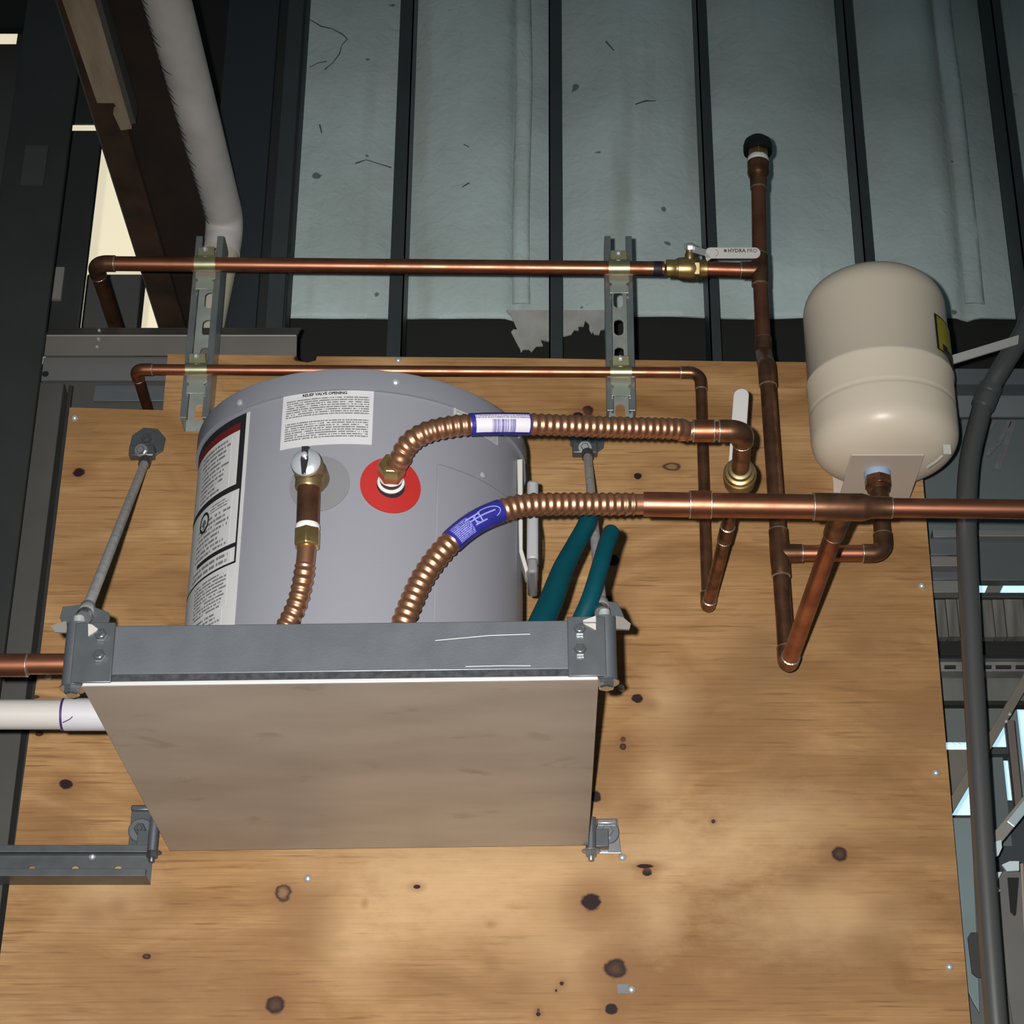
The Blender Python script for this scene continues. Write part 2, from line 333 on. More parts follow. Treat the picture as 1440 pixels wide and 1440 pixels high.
        def mask(a, bb, amt):
            q = N('ShaderNodeMapRange'); q.inputs[1].default_value = a; q.inputs[2].default_value = bb; q.inputs[3].default_value = amt; q.inputs[4].default_value = 0
            L(ad.outputs[0], q.inputs[0]); return q.outputs[0]
        def mixto(fac, col):
            global _
            mm = N('ShaderNodeMix'); mm.data_type = 'RGBA'; L(fac, mm.inputs[0]); L(cur_box[0], mm.inputs[6]); mm.inputs[7].default_value = (*col, 1); cur_box[0] = mm.outputs[2]
        cur_box = [cur]
        if k == 0: mixto(mask(.9, 3.4, .5), (.22, .10, .038)); mixto(mask(.78, 1.02, 1), (.020, .008, .010))
        elif k == 1: mixto(mask(.9, 3.0, .5), (.23, .105, .042)); mixto(mask(.75, 1.0, 1), (.028, .013, .010)); mixto(mask(.2, .75, .6), (.12, .06, .036))
        elif k == 2: mixto(mask(.9, 2.6, .4), (.25, .12, .05)); mixto(mask(.8, 1.05, .95), (.03, .015, .010)); mixto(mask(.45, .80, .9), (.27, .15, .08))
        elif k == 4: mixto(mask(.1, 1.25, .55), (.60, .40, .215))
        else: mixto(mask(.2, 1.35, .5), (.235, .122, .052))
        cur = cur_box[0]
    L(cur, b.inputs['Base Color'])
    bp = N('ShaderNodeBump'); bp.inputs['Strength'].default_value = .18; bp.inputs['Distance'].default_value = .001; L(n2.outputs['Fac'], bp.inputs['Height']); L(bp.outputs[0], b.inputs['Normal'])
    return m
PLY = plywood_mat()
PLY_EDGE = mat('plywood_edge', (.30, .17, .08), .7)

def print_mat(name, paper, ink, rows, words=70, seed=0.0, strength=.75, gaps=(), x0=.04, x1=.96, y0=.04, y1=.96, ragged=.0):
    """rows of tiny illegible print on a label, from its UV"""
    m = bpy.data.materials.new(name); m.use_nodes = True; nt = m.node_tree; b = nt.nodes['Principled BSDF']; N = nt.nodes.new; L = nt.links.new
    b.inputs['Roughness'].default_value = .5
    uv = N('ShaderNodeUVMap'); sp = N('ShaderNodeSeparateXYZ'); L(uv.outputs[0], sp.inputs[0])
    def M(op, a, bb=None, c=None):
        n = N('ShaderNodeMath'); n.operation = op
        for i, q in enumerate((a, bb, c)):
            if q is None: continue
            if hasattr(q, 'default_value') or hasattr(q, 'links'): L(q, n.inputs[i])
            else: n.inputs[i].default_value = q
        return n.outputs[0]
    X, Y = sp.outputs[0], sp.outputs[1]
    ry = M('MULTIPLY', Y, float(rows)); fr = M('FRACT', ry); fl_ = M('FLOOR', ry)
    line = M('MULTIPLY', M('GREATER_THAN', fr, .22), M('LESS_THAN', fr, .74))
    cv = N('ShaderNodeCombineXYZ'); L(M('MULTIPLY', X, float(words)), cv.inputs[0]); L(M('MULTIPLY_ADD', fl_, 7.31, seed), cv.inputs[1])
    ns = N('ShaderNodeTexNoise'); ns.inputs['Scale'].default_value = 1.0; ns.inputs['Detail'].default_value = 1.5; L(cv.outputs[0], ns.inputs['Vector'])
    wd = M('GREATER_THAN', ns.outputs['Fac'], .43)
    cw = N('ShaderNodeCombineXYZ'); L(M('MULTIPLY_ADD', fl_, 3.7, seed), cw.inputs[0])
    nr = N('ShaderNodeTexWhiteNoise'); L(cw.outputs[0], nr.inputs[0])
    right = M('MULTIPLY_ADD', nr.outputs[0], -ragged, x1)
    fac = M('MULTIPLY', M('MULTIPLY', line, wd), M('MULTIPLY', M('GREATER_THAN', X, x0), M('LESS_THAN', X, right)))
    fac = M('MULTIPLY', fac, M('MULTIPLY', M('GREATER_THAN', Y, y0), M('LESS_THAN', Y, y1)))
    for g0, g1 in gaps: fac = M('MULTIPLY', fac, M('SUBTRACT', 1.0, M('MULTIPLY', M('GREATER_THAN', Y, g0), M('LESS_THAN', Y, g1))))
    mx = N('ShaderNodeMix'); mx.data_type = 'RGBA'; L(M('MULTIPLY', fac, strength), mx.inputs[0]); mx.inputs[6].default_value = (*paper, 1); mx.inputs[7].default_value = (*ink, 1)
    L(mx.outputs[2], b.inputs['Base Color'])
    return m
def barcode_mat():
    m = bpy.data.materials.new('barcode_sticker'); m.use_nodes = True; nt = m.node_tree; b = nt.nodes['Principled BSDF']; N = nt.nodes.new; L = nt.links.new
    b.inputs['Roughness'].default_value = .45
    uv = N('ShaderNodeUVMap'); sp = N('ShaderNodeSeparateXYZ'); L(uv.outputs[0], sp.inputs[0])
    def M(op, a, bb=None):
        n = N('ShaderNodeMath'); n.operation = op
        for i, q in enumerate((a, bb)):
            if q is None: continue
            if hasattr(q, 'links'): L(q, n.inputs[i])
            else: n.inputs[i].default_value = q
        return n.outputs[0]
    X, Y = sp.outputs[0], sp.outputs[1]
    cv = N('ShaderNodeCombineXYZ'); L(M('MULTIPLY', X, 62.0), cv.inputs[0])
    ns = N('ShaderNodeTexNoise'); ns.inputs['Scale'].default_value = 1; ns.inputs['Detail'].default_value = 2; L(cv.outputs[0], ns.inputs['Vector'])
    bars = M('MULTIPLY', M('GREATER_THAN', ns.outputs['Fac'], .47), M('MULTIPLY', M('MULTIPLY', M('GREATER_THAN', X, .30), M('LESS_THAN', X, .74)), M('LESS_THAN', Y, .70)))
    fr = M('FRACT', M('MULTIPLY', Y, 9.0))
    cv2 = N('ShaderNodeCombineXYZ'); L(M('MULTIPLY', X, 40.0), cv2.inputs[0]); L(M('FLOOR', M('MULTIPLY', Y, 9.0)), cv2.inputs[1])
    n2 = N('ShaderNodeTexNoise'); n2.inputs['Scale'].default_value = 1; L(cv2.outputs[0], n2.inputs['Vector'])
    tx = M('MULTIPLY', M('MULTIPLY', M('GREATER_THAN', n2.outputs['Fac'], .46), M('GREATER_THAN', Y, .74)), M('MULTIPLY', M('LESS_THAN', fr, .55), M('LESS_THAN', Y, .95)))
    fac = M('MAXIMUM', bars, tx)
    mx = N('ShaderNodeMix'); mx.data_type = 'RGBA'; L(M('MULTIPLY', fac, .85), mx.inputs[0]); mx.inputs[6].default_value = (.70, .68, .74, 1); mx.inputs[7].default_value = (.08, .07, .34, 1)
    L(mx.outputs[2], b.inputs['Base Color']); return m

# ------------------------------------------------------------------ pipe helpers
def fillet(pts, R, n=8):
    pts = [V(p) for p in pts]; out = [pts[0]]
    for i in range(1, len(pts)-1):
        a, c, b = pts[i-1], pts[i], pts[i+1]; d1 = (a-c).normalized(); d2 = (b-c).normalized()
        ang = d1.angle(d2); t = min(R/math.tan(ang/2), (a-c).length*.95, (b-c).length*.95); Rr = t*math.tan(ang/2)
        ctr = c + (d1+d2).normalized()*(Rr/math.sin(ang/2)); p0 = c+d1*t; p1 = c+d2*t
        v0 = p0-ctr; v1 = p1-ctr; tot = v0.angle(v1); axr = v0.cross(v1).normalized()
        for k in range(n+1): out.append(ctr + Matrix.Rotation(tot*k/n, 3, axr) @ v0)
    out.append(pts[-1]); return out
def spline(pts, n=24):     # Catmull-Rom, evenly resampled by the caller
    pts = [V(p) for p in pts]; q = [pts[0]*2-pts[1]] + pts + [pts[-1]*2-pts[-2]]; out = []
    for i in range(1, len(q)-2):
        p0, p1, p2, p3 = q[i-1:i+3]
        for k in range(n):
            t = k/n; out.append(.5*((2*p1)+(p2-p0)*t+(2*p0-5*p1+4*p2-p3)*t*t+(3*p1-p0-3*p2+p3)*t*t*t))
    out.append(pts[-1]); return out
def resample(path, step):
    out = [path[0]]; acc = 0
    for a, b in zip(path, path[1:]):
        L = (b-a).length
        if L == 0: continue
        pos = step-acc
        while pos <= L: out.append(a+(b-a)*(pos/L)); pos += step
        acc = (acc+L) % step
    return out
def pipe(parent, a, b, r, m=COPPER, name='pipe', seg=24):
    return MB().tube([a, b], r, seg).build(name, m, parent)
def solder(parent, p, d, r):
    d = V(d).normalized(); h = .0014
    return MB().lathe(V(p)-d*h, d, [(0, r*1.01), (h*.6, r*1.135), (h*1.4, r*1.135), (2*h, r*1.01)], 24).build('solder_ring', SOLDER, parent)
def elbow(parent, c, din, dout, r, m=COPPER_OLD, R=None, sock=.012, rings=True):
    """elbow at corner c; pipe arrives travelling along din and leaves along dout"""
    c = V(c); din = V(din).normalized(); dout = V(dout).normalized(); R = R or r*1.6
    L = R/math.tan((math.pi-din.angle(dout))/2)+sock
    e = MB().tube(fillet([c-din*L, c, c+dout*L], R, 10), r*1.12, 24).build('elbow', m, parent)
    if rings:
        solder(e, c-din*L, din, r); solder(e, c+dout*L, dout, r)
    return e, L
def tee(parent, c, axis, branch, r, rb=None, m=COPPER_OLD, half=.026, bl=.030):
    c = V(c); axis = V(axis).normalized(); branch = V(branch).normalized(); rb = rb or r
    k = MB().lathe(c-axis*half, axis, [(0, r*1.10), (.001, r*1.13), (half*.45, r*1.13), (half*.6, r*1.17), (half*1.4, r*1.17), (half*1.55, r*1.13), (2*half-.001, r*1.13), (2*half, r*1.10)], 24)
    k.lathe(c, branch, [(0, rb*1.15), (bl*.7, rb*1.15), (bl*.8, rb*1.12), (bl, rb*1.12)], 24)
    t = k.build('tee', m, parent)
    solder(t, c-axis*half, axis, r); solder(t, c+axis*half, axis, r); solder(t, c+branch*bl, branch, rb)
    return t
def coupling(parent, c, d, r, half=.014, m=COPPER_OLD):
    c = V(c); d = V(d).normalized()
    k = MB().lathe(c-d*half, d, [(0, r*1.04), (.001, r*1.12), (2*half-.001, r*1.12), (2*half, r*1.04)], 24).build('coupling', m, parent)
    solder(k, c-d*half, d, r); solder(k, c+d*half, d, r); return k
def hexbolt(parent, p, d, r=.008, name='bolt', m=ZINC, h=.006, washer=True, tip=0):
    d = V(d).normalized(); k = MB()
    if washer: k.lathe(p, d, [(0, r*1.55), (.0015, r*1.55)], 24)
    k.lathe(V(p)+d*.0012, d, [(0, r), (h*.8, r), (h, r*.8)], hexa=True)
    if tip: k.lathe(V(p)+d*(h), d, [(0, r*.5), (tip, r*.5), (tip+.001, r*.4)], 14)
    return k.build(name, m, parent)
def cyl_sheet(cx, cy, R, a0, a1, z0, z1, off=.0, thick=.0006, nu=None, nv=6, cut=0):
    """thin sheet wrapped on a vertical cylinder; a is the angle from -y, u runs left to right, v upwards"""
    nu = nu or max(4, int(abs(a1-a0)/.05))
    def fn(i, j):
        a = a0+(a1-a0)*i; z = z0+(z1-z0)*j; n = V((math.sin(a), -math.cos(a), 0)); return V((cx, cy, z))+n*(R+off), n
    return MB().sheet(fn, nu, nv, thick)
def cyl_disc(cx, cy, R, a, z, r0, r1, off, thick, n=40):
    k = MB(); o = 0
    def pt(rr, t, h):
        aa = a+rr*math.cos(t)/R; nn = V((math.sin(aa), -math.cos(aa), 0)); return V((cx, cy, z+rr*math.sin(t)))+nn*(R+h)
    rs = [(r0, off), (r0, off+thick), ((r0+r1)/2, off+thick), (r1, off+thick), (r1, off)]
    for rr, h in rs:
        for i in range(n): k.v.append(pt(rr, 2*math.pi*i/n, h))
    for j in range(len(rs)):
        j2 = (j+1) % len(rs)
        for i in range(n): k.f.append((j*n+i, j2*n+i, j2*n+(i+1) % n, j*n+(i+1) % n))
    return k
def text_mesh(body, size, fn, m, name, parent, bold=0.0, align='CENTER', thick=.0003):
    """letters laid on a surface: fn(x,y)->(point, normal)"""
    cu = bpy.data.curves.new('lettering', 'FONT'); cu.body = body; cu.size = size; cu.align_x = align; cu.offset = bold
    cu.resolution_u = 2
    to = bpy.data.objects.new('lettering', cu); me = bpy.data.meshes.new_from_object(to)
    k = MB()
    for p in me.vertices:
        q, n = fn(p.co.x, p.co.y); k.v.append(V(q)+V(n)*thick)
    for p in me.polygons: k.f.append(tuple(p.vertices))
    bpy.data.objects.remove(to); bpy.data.curves.remove(cu); bpy.data.meshes.remove(me)
    return k.build(name, m, parent, smooth=False)
# ================================================================== SETTING
fz = 0.0
struct(MB().box(-4, 4, -5, 3, -.05, 0).build('floor', mat('concrete_floor', (.22, .21, .2), .8), None))
# insulated metal wall behind (vinyl faced blanket pressed between the steel studs)
YI = .42
zb = PZ(440, YI); x0i, x1i = PX(404, 437, YI), PX(2500, 440, YI)
zt = zb+1.25
STX = [(546, 572, 440), (772, 791, 440), (990, 1012, 440), (1209, 1236, 440), (1430, 1462, 440), (1652, 1680, 440), (1874, 1902, 440), (2096, 2124, 440)]
cen = [PX((a+b)/2, v, YI) for a, b, v in STX]
ks = MB(); nu, nv = 240, 120
def bulge(x):
    d = min(abs(x-c) for c in cen); return min(1, d/.11)
def ins_h(x, z):
    h = .022*(bulge(x)**.6)*min(1, (z-zb)/.10+.1) + .010*mnoise.noise(V((x*3, z*2.2, 3))) + .004*mnoise.noise(V((x*11, z*7, 9)))
    for su, sd in ((728, .014), (1348, .012)):
        sx = PX(su, 300, YI); dd = (x-sx)
        h -= sd*math.exp(-(dd/.012)**2)
    return YI-h+.02
def ins(i, j):
    x = x0i+(x1i-x0i)*i; z = zb+(zt-zb)*j
    return V((x, ins_h(x, z), z)), V((0, -1, 0))
ks.sheet(ins, nu, nv, .004)
wb = struct(ks.build('wall_back', INSUL, None, org=(0, YI, zb), ang=80))
crk = mat('crack_dirt', (.10, .11, .11), .9)
for line in ([(426, 25), (440, 33), (452, 40), (468, 44), (482, 52), (489, 59), (481, 68), (478, 80), (468, 93), (457, 102)], [(436, 98), (448, 92), (460, 90)], [(500, 232), (515, 226), (532, 230), (550, 233)], [(450, 178), (453, 190)], [(893, 152), (908, 146), (922, 144)], [(852, 60), (863, 74)], [(652, 205), (660, 209)], [(650, 266), (660, 260)]):
    k = MB(); pts = []
    q = []
    for u, v in line:
        p = P(u, v, YI); p.y = ins_h(p.x, p.z)-.0052; q.append(p)
    for n_, p in enumerate(q):
        d = (q[min(n_+1, len(q)-1)]-q[max(n_-1, 0)]).normalized(); nn = V((-d.z, 0, d.x))*(.0005+.0011*random.random()); pts.append((p+nn, p-nn))
    for (a, b), (c, d) in zip(pts, pts[1:]): k.prism([a, b, d, c], (0, .0012, 0))
    k.build('crack', crk, wb, smooth=False)
# seam tape along two laps of the blanket
for su, wd in ((734, .030), (1352, .034)):
    sx = PX(su, 300, YI)
    kk = MB()
    def sm(i, j, sx=sx, wd=wd):
        z = zb+.003+(zt-zb-.02)*j; x = sx-wd/2+wd*i+.006*mnoise.noise(V((z*3, sx, 0)))
        return V((x, YI-.0235-.0035*math.sin(math.pi*i)-.004*mnoise.noise(V((x*30, z*5, 1))), z)), V((0, -1, 0))
    kk.sheet(sm, 5, 40, .002).build('seam_fold', INSUL, wb, ang=80)
# studs, running down past the blanket behind the plywood
for (a, b, v), c in zip(STX, cen):
    xa, xb = PX(a, v, YI-.09), PX(b, v, YI-.09); wdt = min(xb-xa, .021)
    if a < 600: xa, xb = xa, xa+.025
    elif a > 900: xb = xb; xa = xb-.0175
    k = MB(); t = .0025; zlo, zhi = PZ(640, .3), zt
    k.box(xa, xb, YI-.092, YI-.089, zlo, zhi)                       # face flange
    side = xa if a > 760 else xb-t
    k.box(side, side+t, YI-.092, YI-.002, zlo, zhi)                 # web
    k.box(xa, xb, YI-.006, YI-.003, zlo, zhi)
    if abs((a+b)/2-781) < 5: pass
    k.build('stud', STUD, wb)
# dark girt under the blanket
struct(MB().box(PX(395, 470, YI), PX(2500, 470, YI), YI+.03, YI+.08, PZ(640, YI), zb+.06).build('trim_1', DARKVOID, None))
# torn end of the blanket
tp = [(712,436),(718.7,443.7),(727.5,463.7),(722,463),(718.7,466.8),(728,485),(731.2,490),(732.7,496.2),(735.6,491.2),(743.7,491.2),(747.5,495),(754.3,486.8),(763.7,486.2),
      (760,477.5),(772,480),(788,474),(803.7,470),(807.5,463.7),(813.7,464.3),(813,458.7),(820.6,458.7),(823,450.6),(828.7,456.2),(828.7,463.7),(832.5,470),(833,465.6),(835.6,470),(842.5,470.6),(845,463.7),(850,463),(852,436)]
MB().prism([P(u, v, YI-.012) for u, v in tp], (0, .003, 0)).build('torn_flap', mat('torn_vinyl', (.42, .43, .41), .6, bump=.4, bscale=40, var=.5, vscale=20, vcol=(.2, .205, .195)), wb, smooth=False)

struct(MB().box(-5, 5, 1.7, 1.75, 0, 6).build('wall_far', mat('far_sheet_metal', (.05, .055, .055), .7, var=.4, vscale=6), None))
# ------------------------------------------------------------------ steel at the left
def post(name, u0, u1, vref, y0, y1, va, vb, m, label, cat='column', bevel=.002):
    xa, xb = PX(u0, vref, y0), PX(u1, vref, y0)
    return tag(MB().box(xa, xb, y0, y1, PZ(va, y0), PZ(vb, y0)).build(name, m, None, bevel=bevel), label, cat)
def ibeam_x(k, xa, xb, y0, y1, z0, z1, t):    # wide-flange column standing, flanges facing -y/+y
    xm = (xa*2+xb)/3; k.box(xa, xb, y0, y0+t, z0, z1); k.box(xa, xm+.004, y1-t, y1, z0, z1); k.box(xm-t/2, xm+t/2, y0+t, y1-t, z0, z1)
col = thing('steel_column', (PX(40, 300, -.02), 0, PZ(1500, -.02)), 'wide dark grey steel column along the left edge of the photo', 'column')
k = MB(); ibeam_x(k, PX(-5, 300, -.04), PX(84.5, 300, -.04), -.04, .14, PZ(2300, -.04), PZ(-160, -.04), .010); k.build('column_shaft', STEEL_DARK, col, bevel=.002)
k = MB().box(PX(34, 225, -.04), PX(66, 225, -.04), -.0425, -.04, PZ(262, -.04), PZ(206, -.04)); k.build('touch_up_patch', mat('patch_paint', (.040, .043, .042), .55), col, smooth=False)
# flat steel bar beside the plywood
k = thing('steel_post', (PX(40, 900, .03), .04, PZ(1500, .03)), 'flat grey steel post between dark column and the left plywood edge', 'column')
xa, xb = PX(52, 560, .02), PX(87, 560, .02)
MB().box(xa, xb, .02, .03, PZ(2300, .02), PZ(538, .02)).build('flange', STEEL_GREY, k, bevel=.001)
MB().box(xb-.006, xb-.001, .03, .080, PZ(2300, .02), PZ(538, .02)).build('web', STEEL_GREY, k)
MB().box(xb, PX(100, 560, .05), .05, .055, PZ(2300, .05), PZ(542, .05)).build('rear_flange', STEEL_DARK, k)
# second, shorter column
sc2 = post('steel_column', 62, 121, 370, .10, .115, 470, 183, STEEL_DARK, 'short dark steel column topped by a bright slit behind the upper copper elbow')
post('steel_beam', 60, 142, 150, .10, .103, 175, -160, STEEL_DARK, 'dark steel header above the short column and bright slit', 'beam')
tagp = MB().box(PX(74, 400, .095), PX(88, 400, .095), .094, .0995, PZ(421, .095), PZ(376, .095)).build('inspection_tag', mat('tag_grey', (.19, .19, .185), .5), sc2)
# dark double column in front of the blanket
dc = thing('steel_column', (PX(370, 430, .15), .2, PZ(640, .15)), 'wide dark green-black steel column behind the white jacketed pipe', 'column')
k = MB(); xa, xb = PX(331, 437, .17), PX(402, 437, .17); k.box(xa, xb, .17, .18, PZ(640, .17), PZ(-160, .17)); k.box(xa, xa+.01, .18, .36, PZ(640, .17), PZ(-160, .17)); k.box(xb-.03, xb-.02, .18, .36, PZ(640, .17), PZ(-160, .17))
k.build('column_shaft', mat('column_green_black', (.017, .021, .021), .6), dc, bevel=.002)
MB().box(xa-.05, xa+.036, .155, .168, PZ(640, .155), PZ(-160, .155)).build('cover_strip', mat('strip_steel', (.020, .026, .031), .5), dc, bevel=.001)
MB().box(PX(385, 300, .165), PX(408, 300, .165), .160, .169, PZ(640, .155), PZ(-160, .155)).build('edge_angle', STUD, dc, bevel=.001)
# closing sheet behind all that (the far side of the building)
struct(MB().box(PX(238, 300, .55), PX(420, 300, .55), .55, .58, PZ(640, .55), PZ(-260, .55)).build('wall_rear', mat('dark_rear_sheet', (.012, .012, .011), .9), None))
struct(MB().box(PX(52, 300, 1.4), PX(262, 300, 1.4), 1.4, 1.42, PZ(520, 1.4), PZ(-20, 1.4)).build('lit_wall_1', LIT_WALL, None))  # glowing sheet standing in for the lit wall beyond, no window
struct(MB().box(PX(-200, 230, .6), PX(45, 230, .6), .6, .62, PZ(560, .6), PZ(62, .6)).build('wall_left', mat('left_sheet', (.055, .058, .055), .7), None))
struct(MB().box(PX(-200, 50, .7), PX(20, 50, .7), .7, .72, PZ(70, .7), PZ(36, .7)).build('lit_wall_5', LIT_WALL, None))  # small glowing sheet, same lit wall left of the column
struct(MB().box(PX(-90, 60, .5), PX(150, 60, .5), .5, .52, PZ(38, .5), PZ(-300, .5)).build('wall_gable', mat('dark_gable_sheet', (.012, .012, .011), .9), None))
# grey bracket plate seen low in the bright gap
g = MB().box(PX(118, 420, .40), PX(196, 420, .40), .40, .44, PZ(470, .4), PZ(385, .4)).build('steel_bracket', mat('bracket_grey', (.07, .07, .072), .6), None, bevel=.003)
tag(g, 'grey steel bracket plate low in the bright gap below the upper copper pipe', 'bracket')
# rusty beam running away overhead
def along_y(u0, v0, u1, y, ya, yb, h):
    """x-extent from pixels u0..u1 at row v0 on plane y, underside there, running from ya to yb"""
    z = PZ(v0, y); return PX(u0, v0, y), PX(u1, v0, y), z
xa, xb, z = along_y(184, 330, 222, .14, 0, 0, 0)
rb = thing('rusty_beam', (xa, .1, z), 'rust-brown steel beam receding overhead left of the white jacketed pipe', 'beam')
MB().box(xa, xb, -1.0, .5, z, z+.010).build('bottom_flange', RUST, rb)
xm = (xa+xb)/2; MB().box(xm+.004, xm+.012, -1.0, .5, z+.010, z+.17).build('web', TIMBER_DK, rb)
MB().box(xa, xb+.008, -1.0, .5, z+.17, z+.18).build('top_flange', RUST, rb)
MB().box(xa-.0025, xa, -1.0, .5, z-.002, z+.02).build('edge_lip', STEEL_GREY, rb)
xa2, xb2, z2 = along_y(216, 330, 292, .14, 0, 0, 0)
tag(MB().box(xa2, xb2, -1.0, .5, z2+.03, z2+.17).build('timber_beam', TIMBER_DK, None), 'near-black timber beam between the rusty beam and white jacketed pipe', 'beam')
z3 = z-.012; q3 = PZP(150, 165, z3); xa3, xb3 = q3.x, PZP(183, 178, z3).x; ye = PZP(183, 178, z3).y
bd = thing('board_offcut', (xa3, -.5, z3), 'pale ragged-ended board fixed under the rusty beam at top left', 'board')
MB().prism([(xa3-.018, -.8, z3-.004), (xb3+.004, -.8, z3-.004), (xb3+.003, ye, z3-.004), (xb3-.014, ye+.004, z3-.004), (xb3-.018, ye-.035, z3-.004), (xa3+.022, ye-.04, z3-.004), (xa3+.018, ye-.06, z3-.004), (xa3-.006, ye-.06, z3-.004)], (0, 0, .012)).build('board', BOARD, bd, smooth=False)
MB().box(xb3+.003, xb3+.011, -.8, ye-.012, z3-.004, z3+.026).build('edge_strip', BOARD_SIDE, bd)
# white jacketed pipe: overhead, then elbow and down
pe = P(318, 312, .125); zj = pe.z
jp = thing('jacketed_pipe', (pe.x, pe.y, PZ(470, .125)), 'thick white jacketed pipe coming overhead and turning down at its elbow', 'pipe')
x0j = PX(243, 0, (lambda d: CAM.y+d.y*((zj-CAM.z)/d.z))(ray(243, 0)))
far = V((x0j-.012, -.62, zj)); dirj = (pe-far).normalized()
MB().tube([far+dirj*t for t in (0, .2, .4, .6, (pe-far).length-.03)], [.035, .0335, .032, .0305, .0295], 28).build('jacket', JACKET, jp)
MB().tube(fillet([pe-dirj*.05, pe, pe+V((-.004, 0, -.06))], .035, 8), .0297, 28).build('jacket_elbow', JACKET, jp)
MB().tube([pe+V((-.003, 0, -.05)), pe+V((-.022, 0, -.30))], [.0285, .022], 28).build('down_leg', mat('jacket_leg', (.46, .43, .34), .6), jp)
k = MB()
for i in range(46):     # short black tears along the left side
    t = .06+i*.0145; c = far+dirj*t; a = 2.55+.12*random.uniform(-1, 1); L = random.uniform(.010, .024); rr = .0352-.006*t
    e1 = dirj.cross(V((0, 0, 1))).normalized(); e2 = V((0, 0, -1))
    pts = []
    for q in range(4):
        an = math.radians(166+random.uniform(-3, 3)) - q*L/3/.034*1.3
        pts.append(c + dirj*(q*.002) + (e1*math.cos(an)+e2*math.sin(an))*(rr))
    k.tube(pts, [.0006, .0010, .0008, .0003], 5)
o = k.build('jacket_tear', INK, jp); o['kind'] = 'stuff'
# folded steel ledge and the girt below it
lg = thing('steel_ledge', (PX(240, 480, .03), .05, PZ(505, .03)), 'folded brown-grey steel ledge with pale front crease behind left strut', 'ledge')
za, zc, zd = PZ(446, .03), PZ(470, .02), PZ(499, .03)
prof = [(.060, za), (.024, zc), (.032, zd), (.036, zd), (.029, zc), (.064, za)]
MB().prof_x(prof, PX(62, 475, .03), PX(418, 475, .03)).build('folded_sheet', LEDGE, lg, smooth=False)
MB().prof_x([(.0232, zc+.0012), (.0228, zc), (.0232, zc-.0012), (.026, zc)], PX(64, 475, .03), PX(417, 475, .03)).build('crease_edge', mat('edge_highlight', (.36, .33, .31), .45, .5), lg, smooth=False)  # highlight along the bend, painted as a paler strip
for du, dv in ((140, 466), (139, 478), (137, 489)):
    hexbolt(lg, P(du, dv, .027), (0, -1, -.1), .0026, 'screw', ZINC, .003, washer=False)
lg2 = thing('steel_girt', (PX(150, 525, .05), .06, PZ(540, .05)), 'lighter grey girt lip below the folded ledge at left', 'girt')
MB().prof_x([(.055, PZ(500, .05)), (.055, PZ(512, .05)), (.048, PZ(513, .05)), (.048, PZ(536, .05)), (.052, PZ(536, .05)), (.060, PZ(500, .05))], PX(57, 525, .05), PX(300, 525, .05)).build('girt_lip', mat('girt_lip', (.15, .155, .16), .5, .2), lg2, smooth=False)
MB().box(PX(60, 560, .1), PX(300, 560, .1), .088, .092, PZ(640, .09), PZ(500, .09)).build('girt_web', STEEL_GREY, lg2)
MB().box(PX(132, 560, .08), PX(300, 560, .08), .075, .08, PZ(566, .08), PZ(544, .08)).build('girt_clip', GIRT, lg2, bevel=.001)
MB().lathe(P(64, 526, .048), (0, -1, 0), [(0, .005), (.0008, .005)], 14).build('bolt_hole', INK, lg2)

# ------------------------------------------------------------------ plywood board
EDGE = [(98,573),(229,577),(236,498),(417,500),(420,507),(432,510),(444,507),(446,501),(700,503),(1010,508),(1284,511),(1299,690),(1332,1065),(1365,1440),(1425,2150),(-97,2150),(0,1345),(43,1018),(57,917)]
ply = thing('plywood_panel', (.0, .01, PZ(2150, 0)), 'large knotty plywood backing board behind the heater and piping', 'board')
def plane_w(m, y): return [P(u, v, y) for u, v in EDGE]
zbot = .62
pts = []
for u, v in EDGE:
    p = P(u, v, 0)
    pts.append(p)
k = MB().prism(pts, (0, .018, 0))
board = k.build('board', PLY, ply, org=(0, 0, 0), smooth=False)
SCR = [(105,588),(68,951),(433,1236),(888,1392),(1296,824),(1316,1087),(1335,1360),(875,1206),(873,968),(560,507),(130,1205)]
s0 = None
for u, v in SCR:
    p = P(u, v, 0)
    if s0 is None:
        s0 = MB().lathe(p, (0, -1, 0), [(0, .0052), (.0012, .0054), (.0035, .0044), (.0048, .0026), (.0052, .0008)], 16).build('screw', ZINC, ply)
        oc = WORLD[s0.name]-p
    else: twin(s0, ply, p+oc)
tp0 = P(877, 1391, 0); MB().prism([tp0+V((-.008,-.001,-.006)), tp0+V((.006,-.001,-.006)), tp0+V((.006,-.001,.006)), tp0+V((-.008,-.001,.006))], (0, .0012, 0)).build('staple_plate', GALV_DARK, ply, smooth=False)

